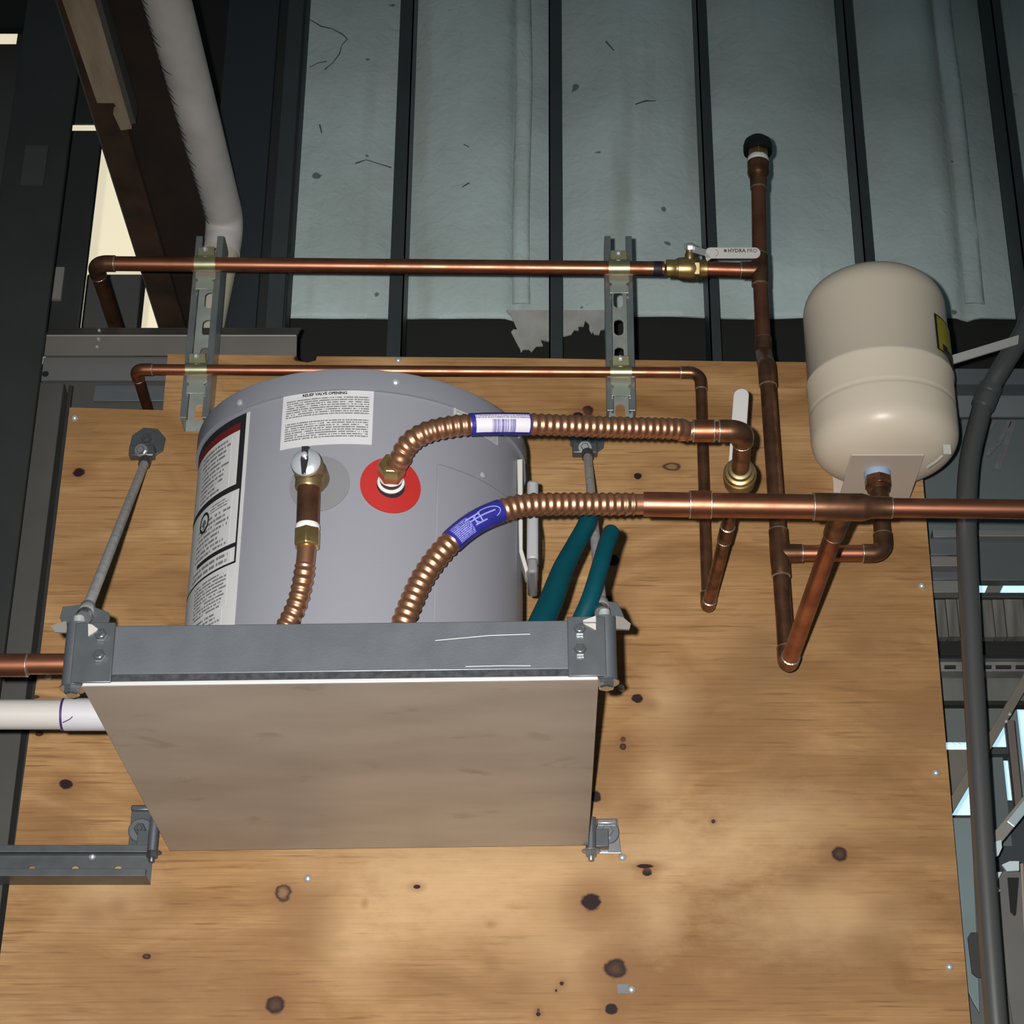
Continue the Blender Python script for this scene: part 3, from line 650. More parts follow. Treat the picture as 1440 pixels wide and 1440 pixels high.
# ================================================================== STRUT CHANNELS
def slot_web(k, L, W, pitch, sl, sw, t, first):
    """slotted plate in local x (length) / z (width); front at y=0, back at y=t"""
    n = 20; cells = []; x = 0.0; c = first
    edges = [0.0]
    cs = []
    while c+pitch/2 < L+.001: cs.append(c); c += pitch
    b0 = cs[0]-pitch/2
    bounds = [max(0, b0)] + [q+pitch/2 for q in cs[:-1]] + [min(L, cs[-1]+pitch/2)]
    if bounds[0] > 1e-4: k.box(0, bounds[0], 0, t, -W/2, W/2)
    if bounds[-1] < L-1e-4: k.box(bounds[-1], L, 0, t, -W/2, W/2)
    for q, xa, xb in zip(cs, bounds, bounds[1:]):
        inn, out = [], []
        for i in range(n):
            a = 2*math.pi*i/n; ca, sa = math.cos(a), math.sin(a)
            inn.append((q+(sl-sw)/2*(1 if ca > 1e-9 else -1 if ca < -1e-9 else 0)+sw/2*ca, sw/2*sa))
            hx = (xb-q) if ca > 0 else (q-xa); s = min(hx/abs(ca) if abs(ca) > 1e-9 else 9, (W/2)/abs(sa) if abs(sa) > 1e-9 else 9)
            out.append((q+ca*s, sa*s))
        # add rectangle corners by snapping the nearest outer point
        for cx_, cz_ in ((xa, -W/2), (xa, W/2), (xb, -W/2), (xb, W/2)):
            j = min(range(n), key=lambda i: (out[i][0]-cx_)**2+(out[i][1]-cz_)**2); out[j] = (cx_, cz_)
        o = len(k.v)
        for y in (0, t):
            for lst in (inn, out):
                for px, pz in lst: k.v.append(V((px, y, pz)))
        for i in range(n):
            j = (i+1) % n
            k.f.append((o+i, o+n+i, o+n+j, o+j)); k.f.append((o+2*n+i, o+2*n+j, o+3*n+j, o+3*n+i)); k.f.append((o+i, o+j, o+2*n+j, o+2*n+i))
def strut(name, start, dirv, L, first, label, D=.041, W=.041, m=STRUT, mw=STRUT_WEB, slot=(.048, .028, .0145)):
    """channel lying on the wall (back at start.y), open towards -y, running along dirv from start"""
    e = thing(name, start, label, 'channel', None)
    dx = V(dirv).normalized(); dz = dx.cross(V((0, 1, 0))); start = V(start)
    def T(k):
        k.v = [start + dx*p.x + V((0, 1, 0))*p.y + dz*p.z for p in k.v]; return k
    t = .0026; kweb = MB(); slot_web(kweb, L, W-.001, slot[0], slot[1], slot[2], t, first)
    for p in kweb.v: p.y -= t
    T(kweb).build('web', mw, e, smooth=False)
    for s in (-1, 1):
        kf = MB()
        prof = [(0, W/2), (-D, W/2), (-D, W/2-.0095), (-D+.008, W/2-.0095), (-D+.008, W/2-.0095+t), (-D+t, W/2-.0095+t), (-D+t, W/2-t), (0, W/2-t)]
        prof = [(y, z*s) for y, z in prof]
        kf.prism([(0, y, z) for y, z in prof], (L, 0, 0))
        T(kf).build('side_flange', m, e, smooth=False, bevel=.0006)
    return e
# vertical ones
def vstrut(ub, vb, vt, first, label):
    b = P(ub, vb, 0); tz = PZ(vt, -.02)
    return strut('strut_channel', V((b.x, 0, b.z)), (0, 0, 1), tz-b.z, first, label)
vstrut(279, 607, 343, .030, 'left upright slotted strut channel carrying two copper pipes beside heater')
vstrut(872.5, 597, 343, .019, 'right upright slotted strut channel behind the corrugated copper line')
hs = P(-230, 1223, 0)
strut('strut_channel', V((hs.x, 0, hs.z)), (1, 0, 0), PX(207, 1223, -.03)-hs.x, .03, 'short horizontal strut channel at lower left, ending below the shelf', m=GALV_DARK, mw=GALV_DARK, slot=(.056, .0095, .009))

# pipe clamps on the upright struts
def clamp(c, r, label):
    e = thing('pipe_clamp', c, label, 'clamp', 'strut clamps on the upright channels')
    c = V(c); Wd = .0155; k = MB(); n = 14; ro = r+.0022
    def arc(a0, a1, kk):
        o = len(kk.v)
        for i in range(n+1):
            a = a0+(a1-a0)*i/n
            for x in (-Wd, Wd):
                for rr in (r+.0003, ro): kk.v.append(c+V((x, -math.cos(a)*rr, math.sin(a)*rr)))
        for i in range(n):
            b0 = o+i*4; b1 = b0+4
            kk.f += [(b0+1, b0+3, b1+3, b1+1), (b0, b1, b1+2, b0+2), (b0, b0+1, b1+1, b1), (b0+2, b1+2, b1+3, b0+3)]
        kk.f += [(o, o+2, o+3, o+1), (o+n*4, o+n*4+1, o+n*4+3, o+n*4+2)]
    arc(-1.45, 1.45, k)
    k.build('strap', YZINC, e)
    k = MB()    # ears above with notched shoulders
    k.obox(c+V((0, -.004, r+.0075)), (.012, 0, 0), (0, .0012, .0008), (0, -.002, .0085))
    k.obox(c+V((0, .004, r+.0065)), (.0145, 0, 0), (0, .0012, 0), (0, 0, .0075))
    k.build('ear', YZINC, e, bevel=.0006)
    hexbolt(e, c+V((-.001, -.007, r+.0085)), (0, -1, .45), .0042, 'bolt', ZINC, .004, washer=False, tip=.002)
    k = MB()    # leg hooked into the channel below
    z0 = -r-.003
    k.prism([c+V((x, .006, z)) for x, z in ((-.0145, z0+.006), (.0145, z0+.006), (.0145, z0-.005), (.0105, z0-.008), (.0105, z0-.011), (.0132, z0-.013), (.0132, z0-.024), (-.0132, z0-.024), (-.0132, z0-.013), (-.0105, z0-.011), (-.0105, z0-.008), (-.0145, z0-.005))], (0, .002, 0))
    k.build('hook_leg', mat('pale_zinc', (.62, .68, .60), .38, .75), e, smooth=False)
    return e
Y1, R1 = -.0545, .0111     # upper pipe
Y2, R2 = -.0512, .0079     # lower pipe
A1 = P(133, 370.5, Y1); B1 = P(934, 378, Y1)
A2 = P(190, 519.5, Y2); B2 = P(985, 524, Y2)
def on(a, b, x): t = (x-a.x)/(b.x-a.x); return a+(b-a)*t
xsL = P(279, 607, 0).x; xsR = P(872.5, 597, 0).x
clamp(on(A1, B1, xsL), R1, 'yellow zinc strut clamp, upper one on the left upright channel')
clamp(on(A2, B2, xsL), R2, 'yellow zinc strut clamp, lower one on the left upright channel')
clamp(on(A1, B1, xsR), R1, 'yellow zinc strut clamp, upper one on the right upright channel')
clamp(on(A2, B2, xsR), R2, 'yellow zinc strut clamp, lower one on the right upright channel')

# ================================================================== COPPER LINES ON THE WALL
# upper horizontal line
e = thing('copper_pipe', (on(A1, B1, -.2).x, Y1, A1.z), 'upper horizontal copper pipe clamped across both upright channels', 'pipe')
dx1 = (B1-A1).normalized(); back = V((0, 1, -.02)).normalized()
_, L = elbow(e, A1, -dx1, back, R1)
pipe(e, A1+dx1*L*.5, B1, R1)
pipe(e, A1+back*L*.5, A1+back*.26, R1, COPPER_OLD)
MB().lathe(B1-dx1*.016, dx1, [(0, R1*1.005), (.001, R1*1.02), (.012, R1*1.02), (.013, R1*1.005)], 24).build('burnt_band', INK, e)
# ball valve on it
VB = P(966, 378, Y1); ax = dx1
T1 = P(1068.5, 380, Y1)
bv = thing('ball_valve', VB, 'brass ball valve with lettered white lever on the upper copper pipe', 'valve')
k = MB(); q = VB-ax*.031
k.lathe(q, ax, [(0, .0125), (.001, .0135), (.013, .0135), (.015, .0150), (.0165, .0150), (.018, .0165), (.034, .0175), (.042, .0165), (.046, .0145), (.050, .0135), (.060, .0135), (.061, .0125)], 28)
k.build('body', BRASS, bv)
MB().lathe(VB+ax*.010, ax, [(0, .0178), (.008, .0178)], hexa=True).build('hex_collar', BRASS_DULL, bv, bevel=.0008)
sd = V((0, -.62, .78)).normalized(); MB().lathe(VB+V((.004, 0, 0))+sd*.012, sd, [(0, .0075), (.010, .0075), (.012, .006), (.018, .006)], 18).build('stem', BRASS_DULL, bv)
MB().lathe(VB+V((.004, 0, 0))+sd*.028, sd, [(0, .0085), (.007, .0085), (.0085, .006), (.010, .003)], hexa=True).build('stem_nut', CHROME, bv, bevel=.001)
up = sd.cross(V((1, 0, 0))).normalized()
lc = P(1031, 355.5, Y1-.030)
nl = V((0, -.92, -.38)).normalized(); ul = V((0, -.38, .92)).normalized()    # lever face normal and its up
def lever_outline(cx, hl, hw, n=10):
    pts = [(-hl, -hw), (hl-hw, -hw)]
    for i in range(1, n): a = -math.pi/2+math.pi*i/n; pts.append((hl-hw+hw*math.cos(a), hw*math.sin(a)))
    pts += [(hl-hw, hw), (-hl+.006, hw), (-hl+.002, hw*.8), (-hl, hw*.4)]
    return pts
hl, hw = .040, .0082
k = MB(); k.prism([lc+V((1, 0, 0))*a+ul*b for a, b in lever_outline(0, hl, hw)], -nl*.003)
lv = k.build('lever', WHITE_PL, bv, bevel=.0008)
ls = lc-V((hl, 0, 0))
k = MB().prism([ls+ul*.004, ls-ul*.0082, ls-ul*.0125+V((.002, 0, 0)), ls-ul*.0082+V((.008, 0, 0))], -nl*.003); k.build('lever_gusset', WHITE_PL, lv, smooth=False)
k = MB(); k.obox((ls+VB+V((.004, 0, 0))+sd*.030)/2, (ls-(VB+V((.004, 0, 0))+sd*.030))/2*1.05, ul*.005, nl*.0013); k.build('lever_arm', ZINC, lv, bevel=.0006)
def lf(x, y): return lc+V((1, 0, 0))*x+ul*y, nl
text_mesh('HYDRA', .0078, lambda x, y: lf(x-.0080, y+.0006), INK, 'lettering', lv, bold=.0002, align='LEFT')
text_mesh('PRO', .0078, lambda x, y: lf(x+.0200, y+.0006), INK, 'lettering', lv, align='LEFT')
k = MB()
for a, b in ((-.0135, -.0095),): k.prism([lf(a, .001)[0]+nl*.0004, lf(b, .001)[0]+nl*.0004, lf(b, .0052)[0]+nl*.0004, lf(a, .0052)[0]+nl*.0004], -nl*.0003)
k.build('emblem', mat('grey_ink', (.08, .08, .085), .5), lv, smooth=False)
k = MB(); k.prism([lf(-.0085, -.0033)[0]+nl*.0004, lf(.019, -.0033)[0]+nl*.0004, lf(.019, -.0016)[0]+nl*.0004, lf(-.0085, -.0016)[0]+nl*.0004], -nl*.0003)
k.build('small_print', print_mat('lever_print', (.58, .56, .55), (.03, .03, .03), 1, 40), lv, smooth=False)
k = MB(); k.tube([lf(-hl+.013+.005*math.cos(t), .0052*math.sin(t))[0]+nl*.0003 for t in [(-1.4+2.8*i/8) for i in range(9)]], .0005, 6); k.build('stamped_arc', mat('stamp_shadow', (.30, .29, .29), .6), lv)
# riser
RT = P(1066.5, 262, Y1)
rs = thing('copper_riser', (T1.x, Y1, PZ(945, -.12)), 'tall upright copper riser with tees right of the heater', 'pipe')
J1 = P(1073.5, 487, Y1); J2 = P(1079, 528, -.125)
d_up = (RT-T1).normalized(); d_dn = (J1-T1).normalized()
pipe(rs, T1+d_up*.02, RT, R1); pipe(rs, T1+d_dn*.02, J1+d_dn*.004, R1)
tee(rs, T1, d_up, -dx1, R1, half=.026, bl=.028)
pipe(rs, VB+dx1*.028, T1-dx1*.02, R1)
Y3 = -.125
YB = P(1107, 938, Y3); dn = (YB-J2).normalized()
# jog: the riser steps towards the camera through two bends
cj = MB().tube(fillet([J1-d_dn*.012, J1+d_dn*.014, J2-dn*.014, J2+dn*.016], .014, 6), R1*1.14, 24).build('offset_bend', COPPER_OLD, rs)
solder(cj, J1-d_dn*.012, d_dn, R1); solder(cj, J2+dn*.016, dn, R1)
TT = J2+dn*((PZ(778, Y3)-J2.z)/dn.z)
pipe(rs, J2+dn*.01, YB-dn*.018, R1, COPPER_OLD)
tee(rs, TT, dn, (1, 0, 0), R1, half=.034, bl=.030)
# main (cold) line off the wall
YM, RM = -.5, .0143
M0 = P(905, 709, YM); MT = P(1186, 713, YM); ME = P(2050, 724, YM)
mdx = (MT-M0).normalized()
fw = (MT-YB).normalized()    # pipe from riser foot to the tee, towards the camera
_, L = elbow(rs, YB, dn, fw, R1, R=.014)
cross = thing('copper_pipe', (MT.x, YM+.2, YB.z), 'slanting copper pipe from riser foot forward to the horizontal main', 'pipe')
pipe(cross, YB+fw*L*.6, MT-fw*.03, R1)
main = thing('copper_main', M0, 'thick horizontal copper main running off the right edge', 'pipe')
pipe(main, M0, MT-mdx*.02, RM)
k = MB(); k.lathe(MT-mdx*.034, mdx, [(0, RM*1.02), (.001, RM*1.13), (.055, RM*1.13), (.060, RM*1.05), (.066, R1*1.15), (.088, R1*1.13), (.089, R1*1.02)], 28)
k.lathe(MT, -fw, [(0, R1*1.3), (.032, R1*1.2), (.036, R1*1.15), (.058, R1*1.13)], 24)
t = k.build('tee', COPPER_OLD, main); solder(t, MT-mdx*.034, mdx, RM); solder(t, MT+mdx*.055, mdx, R1); solder(t, MT-fw*.058, fw, R1)
pipe(main, MT+mdx*.03, ME, R1*1.02, COPPER)
coupling(main, P(985, 709.5, YM), mdx, RM, .012, COPPER)
MB().tube([MT+mdx*.05+V((0, .004, -.0265)), ME+V((0, .004, -.0265))], .0105, 20).build('lower_pipe', COPPER, tag(bpy.data.objects.new('copper_pipe', None), 'thinner copper pipe', 'pipe')) if False else None
# branch to the expansion tank
ET = P(1243, 781, Y3); EU = P(1243, 716, Y3)
br = thing('copper_branch', TT, 'short copper branch with elbow rising to the expansion tank', 'pipe')
_, L = elbow(br, V((ET.x, Y3, TT.z)), (1, 0, 0), (0, 0, 1), R1, R=.016)
pipe(br, TT+V((.022, 0, 0)), V((ET.x-L*.5, Y3, TT.z)), R1)
zpl = PZ(663, Y3)
pipe(br, V((ET.x, Y3, TT.z+L*.5)), V((ET.x, Y3, zpl-.040)), R1, COPPER_OLD)
MB().lathe((ET.x, Y3, zpl-.052), (0, 0, 1), [(0, .0118), (.001, .0128), (.020, .0128), (.022, .0155), (.025, .0162), (.028, .0155), (.029, .0175)], 24).build('adapter', COPPER_OLD, br)
MB().lathe((ET.x, Y3, zpl-.024), (0, 0, 1), [(0, .0188), (.014, .0188), (.015, .017)], hexa=True).build('hex_nut', COPPER_OLD, br, bevel=.001)
MB().lathe((ET.x, Y3, zpl-.010), (0, 0, 1), [(0, .0175), (.003, .0182), (.008, .0180), (.011, .017)], 20).build('thread_tape', BLUE_TAPE, br)

# air chamber cap on top of the riser
kp = RT
cap = thing('vent_cap', kp, 'black mushroom cap on brass adapter topping the copper riser', 'cap')
MB().lathe(kp-V((0, 0, .004)), d_up, [(0, .0122), (.002, .0128), (.020, .0128), (.023, .0150), (.028, .0165), (.033, .0165), (.036, .0155), (.039, .0165), (.047, .0165), (.048, .015)], 26).build('adapter', COPPER_OLD, cap)
solder(cap, kp-V((0, 0, .004)), d_up, R1)
MB().lathe(kp+d_up*.043, d_up, [(0, .0155), (.002, .0164), (.008, .0160), (.010, .015)], 24).build('thread_tape', WHITE_TAPE, cap)
MB().lathe(kp+d_up*.051, d_up, [(0, .0165), (.018, .0165)], hexa=True).build('hex_nut', BRASS_DULL, cap, bevel=.001)
MB().lathe(kp+d_up*.062, d_up, [(0, .016), (.0, .0215), (.004, .0222), (.012, .0222), (.020, .020), (.026, .014), (.029, .006), (.0295, .001)], 32).build('cap_shell', BLACK_PL, cap)

# lower horizontal line (hot side), down the wall and forward again
lw = thing('copper_pipe', (0, Y2, A2.z), 'lower thin copper pipe passing behind heater top and down its right', 'pipe')
dx2 = (B2-A2).normalized()
_, L = elbow(lw, A2, -dx2, (0, 1, -.03), R2, m=COPPER)
pipe(lw, A2+dx2*L*.5, B2-dx2*.008, R2)
pipe(lw, A2+V((0, .5*L, 0)), A2+V((0, .132, -.004)), R2, COPPER)
HB = P(995, 856, Y2); d2 = (HB-B2).normalized()
_, L = elbow(lw, B2, dx2, d2, R2, R=.016)
pipe(lw, B2+d2*L*.5, HB-d2*.008, R2*1.02, COPPER_OLD)
HV = P(1040, 672, -.36); HF = P(1045, 606, YM)
hv_d = (HV-HB).normalized()
_, L = elbow(lw, HB, d2, hv_d, R2*1.08, R=.010)
r_h = .0105
pipe(lw, HB+hv_d*L*.5, HV-hv_d*.03, R2*1.08, COPPER_OLD)
coupling(lw, P(1029, 745, 0) if False else HB+hv_d*((HV-HB).length*.60), hv_d, R2*1.08, .016)
# hot-side ball valve seen from below
hv = thing('ball_valve', HV, 'dull brass ball valve with white upright lever above the copper main', 'valve')
to_f = (HF-HV).normalized()
MB().lathe(HV-to_f*.030, to_f, [(0, .0100), (.001, .0125), (.012, .0130), (.018, .0190), (.034, .0205), (.044, .0195), (.048, .0180), (.050, .0150), (.060, .0145), (.061, .0125)], 28).build('body', BRASS_DULL, hv)
MB().lathe(HV+to_f*.010, to_f, [(0, .0195), (.001, .0205), (.004, .0205), (.005, .019), (.007, .0195), (.011, .0185), (.012, .017)], 24).build('collar', BRASS, hv)
MB().lathe(HV+V((0, 0, .012)), (0, 0, 1), [(0, .008), (.016, .008), (.017, .006), (.024, .006)], 18).build('stem', BRASS_DULL, hv)
lt = P(1043, 546, -.33); lb = HV+V((0, .03, .034))
dl = (lt-lb).normalized(); nn2 = V((1, 0, 0)).cross(dl).normalized(); nn2 = nn2 if nn2.y < 0 else -nn2
k = MB(); Ln = (lt-lb).length; hw2 = .0098; pts = [(-hw2, 0), (hw2, 0)]
for i in range(0, 11): a = math.pi*i/10; pts.append((hw2*math.cos(a), Ln-hw2+hw2*math.sin(a)))
k.prism([lb+V((1, 0, 0))*a+dl*b for a, b in pts], -nn2*.004); k.build('lever', WHITE_PL, hv, bevel=.001)
k = MB(); k.obox((lb+HV+V((0, 0, .036)))/2, (lb-HV-V((0, 0, .036)))/2*1.1, (.006, 0, 0), (0, 0, .0015)); k.build('lever_arm', ZINC, hv)

# ================================================================== WATER HEATER
HX, HY, HR = PX(508, 700, -.32), -.322, .2015
HTOP = PZ(519.5, HY-HR); HBOT = PZ(957, -.6)+.006; HBAND = PZ(545.5, HY-HR)
wh = thing('water_heater', (HX, HY, HBOT), 'grey cylindrical water heater standing on the steel shelf', 'heater')
k = MB(); k.lathe((HX, HY, HBOT), (0, 0, 1), [(0, HR-.004), (.003, HR), (HBAND-HBOT, HR)], 96); k.build('jacket', HEATER, wh)
k = MB(); k.lathe((HX, HY, HBAND-.004), (0, 0, 1), [(0, HR), (0, HR+.004), (HTOP-HBAND, HR+.004), (HTOP-HBAND+.003, HR+.003), (HTOP-HBAND+.004, HR-.002), (HTOP-HBAND+.006, .02)], 96); k.build('lid', HEATER_LID, wh)
def HC(u, v): return PCYL(u, v, HX, HY, HR)
def hpt(a, z, off=0): n = V((math.sin(a), -math.cos(a), 0)); return V((HX, HY, z))+n*(HR+off), n
for u, v in ((337, 566), (557, 537), (733, 612)):
    a, z = PCYL(min(u, 729), v, HX, HY, HR+.004)
    p, n = hpt(a, z, .004); MB().lathe(p, n, [(0, .0042), (.0018, .0042), (.003, .0025), (.0033, .0005)], 14).build('screw', ZINC, wh)
# relief-valve notice
a0, z1 = HC(399, 559); a1, z2 = HC(526, 547); _, zb0 = HC(397, 634); _, zb1 = HC(525, 625)
zt_, zb_ = (z1+z2)/2, (zb0+zb1)/2
lab = cyl_sheet(HX, HY, HR, a0, a1, zb_, zt_, .0002, .0005, 16, 4).build('notice_label', print_mat('notice_print', (.58, .58, .60), (.05, .05, .055), 24, 60, 2., .8, gaps=((.46, .535),), x0=.045, x1=.955, y0=.125, y1=.875), wh, label='white printed label headed RELIEF VALVE OPENING')
def lf2(x, y): a = (a0+a1)/2 + x/HR; p, n = hpt(a, zt_-.0066+y, .0008); return p, n
text_mesh('RELIEF VALVE OPENING', .0050, lambda x, y: lf2(x-.003, y), INK, 'lettering', lab, bold=.00022)
# warning label down the left flank
aR, zw1 = HC(352, 580); aL = -1.33; zw0 = HBOT+.02
_, zt2 = HC(345, 582)
wl = cyl_sheet(HX, HY, HR, aL, aR, zw0, zt2, .0002, .0005, 20, 8).build('warning_label', PAPER, wh, label='tall white warning label with black frame and red header')
def band(name, m, af0, af1, zf0, zf1, off=.0009, nu=None):
    """fractions: across 0 left..1 right of label, pixel rows along its right edge for height"""
    q0 = aL+(aR-aL)*af0; q1 = aL+(aR-aL)*af1
    return cyl_sheet(HX, HY, HR, q0, q1, zf1, zf0, off, .0002, nu, 2).build(name, m, wl)
def zr(v): return HC(345, v)[1]
FR = .965
za_, zb2, zc2, zd2, ze2 = zr(583), zr(682), zr(690), zr(762), zr(786)
band('frame_bar', INK, .02, FR, zr(582), zr(592)); band('frame_bar', INK, .90, FR, zr(582), zr(684))
band('red_header', REDINK, .02, .90, zr(592), zr(602))
band('frame_bar', INK, .02, FR, zr(676), zr(684)); band('frame_line', INK, .945, FR, zr(684), zr(786))
band('frame_bar', INK, .35, FR, zr(758), zr(764)); band('frame_line', INK, .02, FR, zr(784), zr(787))
band('frame_line', INK, .80, .93, zr(876), zr(878))
for i, (v0, v1, rows, f0, f1, rag) in enumerate(((606, 674, 11, .30, .80, .45), (688, 700, 3, .55, .86, .3), (702, 756, 8, .30, .86, .3), (766, 782, 2, .25, .9, .1), (792, 842, 10, .35, .88, .15), (845, 874, 5, .38, .84, .3))):
    band('text_block', print_mat('warning_print_%d' % i, (.60, .60, .61), (.06, .06, .065), rows, 26, i*3.1, .75, x0=0, x1=1, y0=0, y1=1, ragged=rag), f0, f1, zr(v0), zr(v1))
p, n = hpt(aL+(aR-aL)*.46, zr(706)); cyl_disc(HX, HY, HR, aL+(aR-aL)*.44, zr(704), .010, .0135, .0009, .0003, 24).build('pictogram_ring', INK, wl)
kk = cyl_disc(HX, HY, HR, aL+(aR-aL)*.44, zr(705), .0005, .0050, .0009, .0003, 12); kk.build('pictogram', mat('ink_grey', (.12, .12, .125), .5), wl)
# small white label at upper right, partly behind the hose
a0b, zq1 = HC(638, 569); a1b, _ = HC(700, 580); _, zq0 = HC(690, 624)
cyl_sheet(HX, HY, HR, a0b, a1b, zq0+.004, zq1, .0002, .0005, 8, 3).build('small_label', print_mat('small_print', (.50, .51, .52), (.1, .1, .1), 8, 20, 5., .6), wh)
# access cover with curved top edge
ac0, _ = HC(613, 690); ac1 = 1.28; zac = HC(640, 661)[1]
k = cyl_sheet(HX, HY, HR, ac0, ac1, HBOT+.004, zac, .0, .0028, 22, 6)
k.build('access_cover', HEATER, wh, bevel=.0016)
a, z = HC(676, 668); p, n = hpt(a, z-.001, .003); MB().lathe(p, n, [(0, .0042), (.0018, .0042), (.003, .0025), (.0033, .0005)], 14).build('screw', ZINC, wh)
# control cover and white trim on the right flank
sx = HX+HR; yc = HY-.02; zt3, zb3 = PZ(686, yc), PZ(797, yc)
xj0, xj1 = PX(741, 740, yc), PX(757, 740, yc)
cv = MB().box(xj0, xj1, yc-.022, yc+.05, zb3+.0, zt3).build('control_cover', mat('cover_grey', (.36, .365, .385), .45), wh, bevel=.004)
MB().box(xj0+.001, xj1-.001, yc-.0225, yc+.05, zb3-.018, zb3+.002).build('cover_base', mat('cover_dark', (.20, .20, .21), .5), cv, bevel=.003)
k = MB(); yw = yc-.035
k.prism([P(727, 646, yw), P(735, 645, yw), P(735, 772, yw), P(743, 800, yw), P(739, 806, yw), P(730, 776, yw)], (0, .03, 0)); k.build('white_trim', mat('trim_white', (.52, .515, .50), .5), wh, bevel=.001)
MB().tube(spline([P(734, 612, yc), P(739, 650, yc), P(743, 690, yc), P(757, 740, yc), P(759, 775, yc), P(757, 797, yc)], 6), .0012, 6).build('loose_wire', INK, wh)
# gaskets
aG, zG = HC(449, 681); cyl_disc(HX, HY, HR, aG, zG, .002, .0352, .0001, .0012).build('relief_gasket', GASKET_GREY, wh)
aQ, zQ = HC(549.5, 683); cyl_disc(HX, HY, HR, aQ, zQ, .0165, .0352, .0001, .0016).build('outlet_gasket', RED, wh, label='red foam ring around the hot outlet')
cyl_disc(HX, HY, HR, aQ, zQ, .0005, .0165, .0001, .0006).build('outlet_recess', BLACK_FOAM, wh)

# ================================================================== RELIEF VALVE
pG, nG = hpt(aG, zG); pG = pG + V((-.004, 0, -.001))
nG = V((-.10, -1, 0)).normalized()
rv = thing('relief_valve', pG, 'brass relief valve with bright round cap on heater front', 'valve')
MB().lathe(pG+nG*.001, nG, [(0, .0125), (.012, .0125), (.013, .0185), (.030, .0185), (.032, .0165), (.046, .0160), (.047, .0175), (.052, .0175), (.053, .0165)], 28).build('body', BRASS_DULL, rv)
cp = pG+nG*.053
MB().lathe(cp, nG, [(0, .0158), (.001, .0166), (.003, .0166), (.0060, .0135), (.0078, .008), (.0082, .001)], 32).build('cap', CHROME, rv)
k = MB(); upv = V((0, 0, 1)); rt_ = nG.cross(upv).normalized()
k.prism([cp+nG*.009+rt_*x+upv*z for x, z in ((-.0022, -.019), (.0022, -.019), (.0045, .000), (.0035, .006), (.004, .016), (-.004, .016), (-.0035, .006), (-.0045, .000))], nG*.002)
k.build('test_lever', mat('dark_chrome', (.18, .18, .2), .25, .9), rv, bevel=.0005)
MB().lathe(cp+nG*.011+upv*.004, nG, [(0, .0035), (.003, .0035), (.004, .002)], 10).build('rivet', CHROME, rv)
oc_ = pG+nG*.036
ND = V((-.012, 0, -1)).normalized()
MB().lathe(oc_, ND, [(0, .0150), (.022, .0150), (.024, .0140)], 24).build('outlet_boss', BRASS_DULL, rv)
yo = oc_.y
n1 = P(434, 694, yo); n2 = P(432.5, 742, yo)
MB().tube([n1+(n1-n2)*.15, n2], .0128, 22).build('nipple', COPPER_OLD, rv)
d_ = (n2-n1).normalized()
MB().lathe(n2-d_*.003, d_, [(0, .0130), (.001, .0136), (.006, .0136), (.007, .0130)], 22).build('thread_tape', WHITE_TAPE, rv)
# discharge hose
def flex(parent, path, r, pitch=.0088, amp=.0016, plain0=.0, plain1=.0, name='corrugated_tube', m=COPPER_FLEX, seg=22):
    pth = resample(path, pitch/7.0); n = len(pth); tot = (n-1)*pitch/7.0; rr = []
    for i in range(n):
        s = i*pitch/7.0
        if s < plain0 or s > tot-plain1: rr.append(r*.93)
        else: c = math.cos(2*math.pi*(s-plain0)/pitch); rr.append(r-amp+amp*(1-abs(math.sin(math.pi*(s-plain0)/pitch))**1.6*0+0)*1.0 + amp*(c*.5+.5) - amp*.5)
    return MB().tube(pth, rr, seg).build(name, m, parent, ang=180)
dh = thing('discharge_hose', n2, 'short corrugated copper hose below the relief valve', 'hose')
MB().lathe(n2+d_*.003, d_, [(0, .0145), (.001, .0152), (.020, .0152), (.022, .0132)], hexa=True).build('hex_nut', BRASS, dh, bevel=.001)
flex(dh, spline([n2+d_*.012, P(430, 785, yo+.001), P(426, 815, yo+.003), P(418, 848, yo+.008), P(403, 880, yo+.012), P(385, 905, yo+.016), P(360, 925, yo+.018), P(325, 932, yo+.018)], 14), .0112, plain0=.034)

# ================================================================== FLEX CONNECTORS
def path_frame(pth, s, ref=V((0, -1, -.35))):
    acc = 0
    for a, b in zip(pth, pth[1:]):
        L = (b-a).length
        if acc+L >= s: p = a+(b-a)*((s-acc)/L); t = (b-a).normalized(); break
        acc += L
    else: p, t = pth[-1], (pth[-1]-pth[-2]).normalized()
    e1 = (ref-t*ref.dot(t)).normalized(); return p, t, e1, t.cross(e1)
def smooth_path(pts): return resample(spline(pts, 20), .002)
def find_s(pth, u):
    best = None; acc = 0
    for a, b in zip(pth, pth[1:]):
        acc += (b-a).length; d = b-CAM; yy = d.y*CT+d.z*ST; uu = PPX+F_PX*d.x/yy
        if best is None or abs(uu-u) < best[0]: best = (abs(uu-u), acc)
    return best[1]
def tube_sheet(pth, s0, s1, r, a0, a1, thick=.0004, ns=24, na=14):
    def fn(i, j):
        p, t, e1, e2 = path_frame(pth, s0+(s1-s0)*i); a = a0+(a1-a0)*j
        n = e1*math.cos(a)+e2*math.sin(a); return p+n*r, n
    return MB().sheet(fn, ns, na, thick)
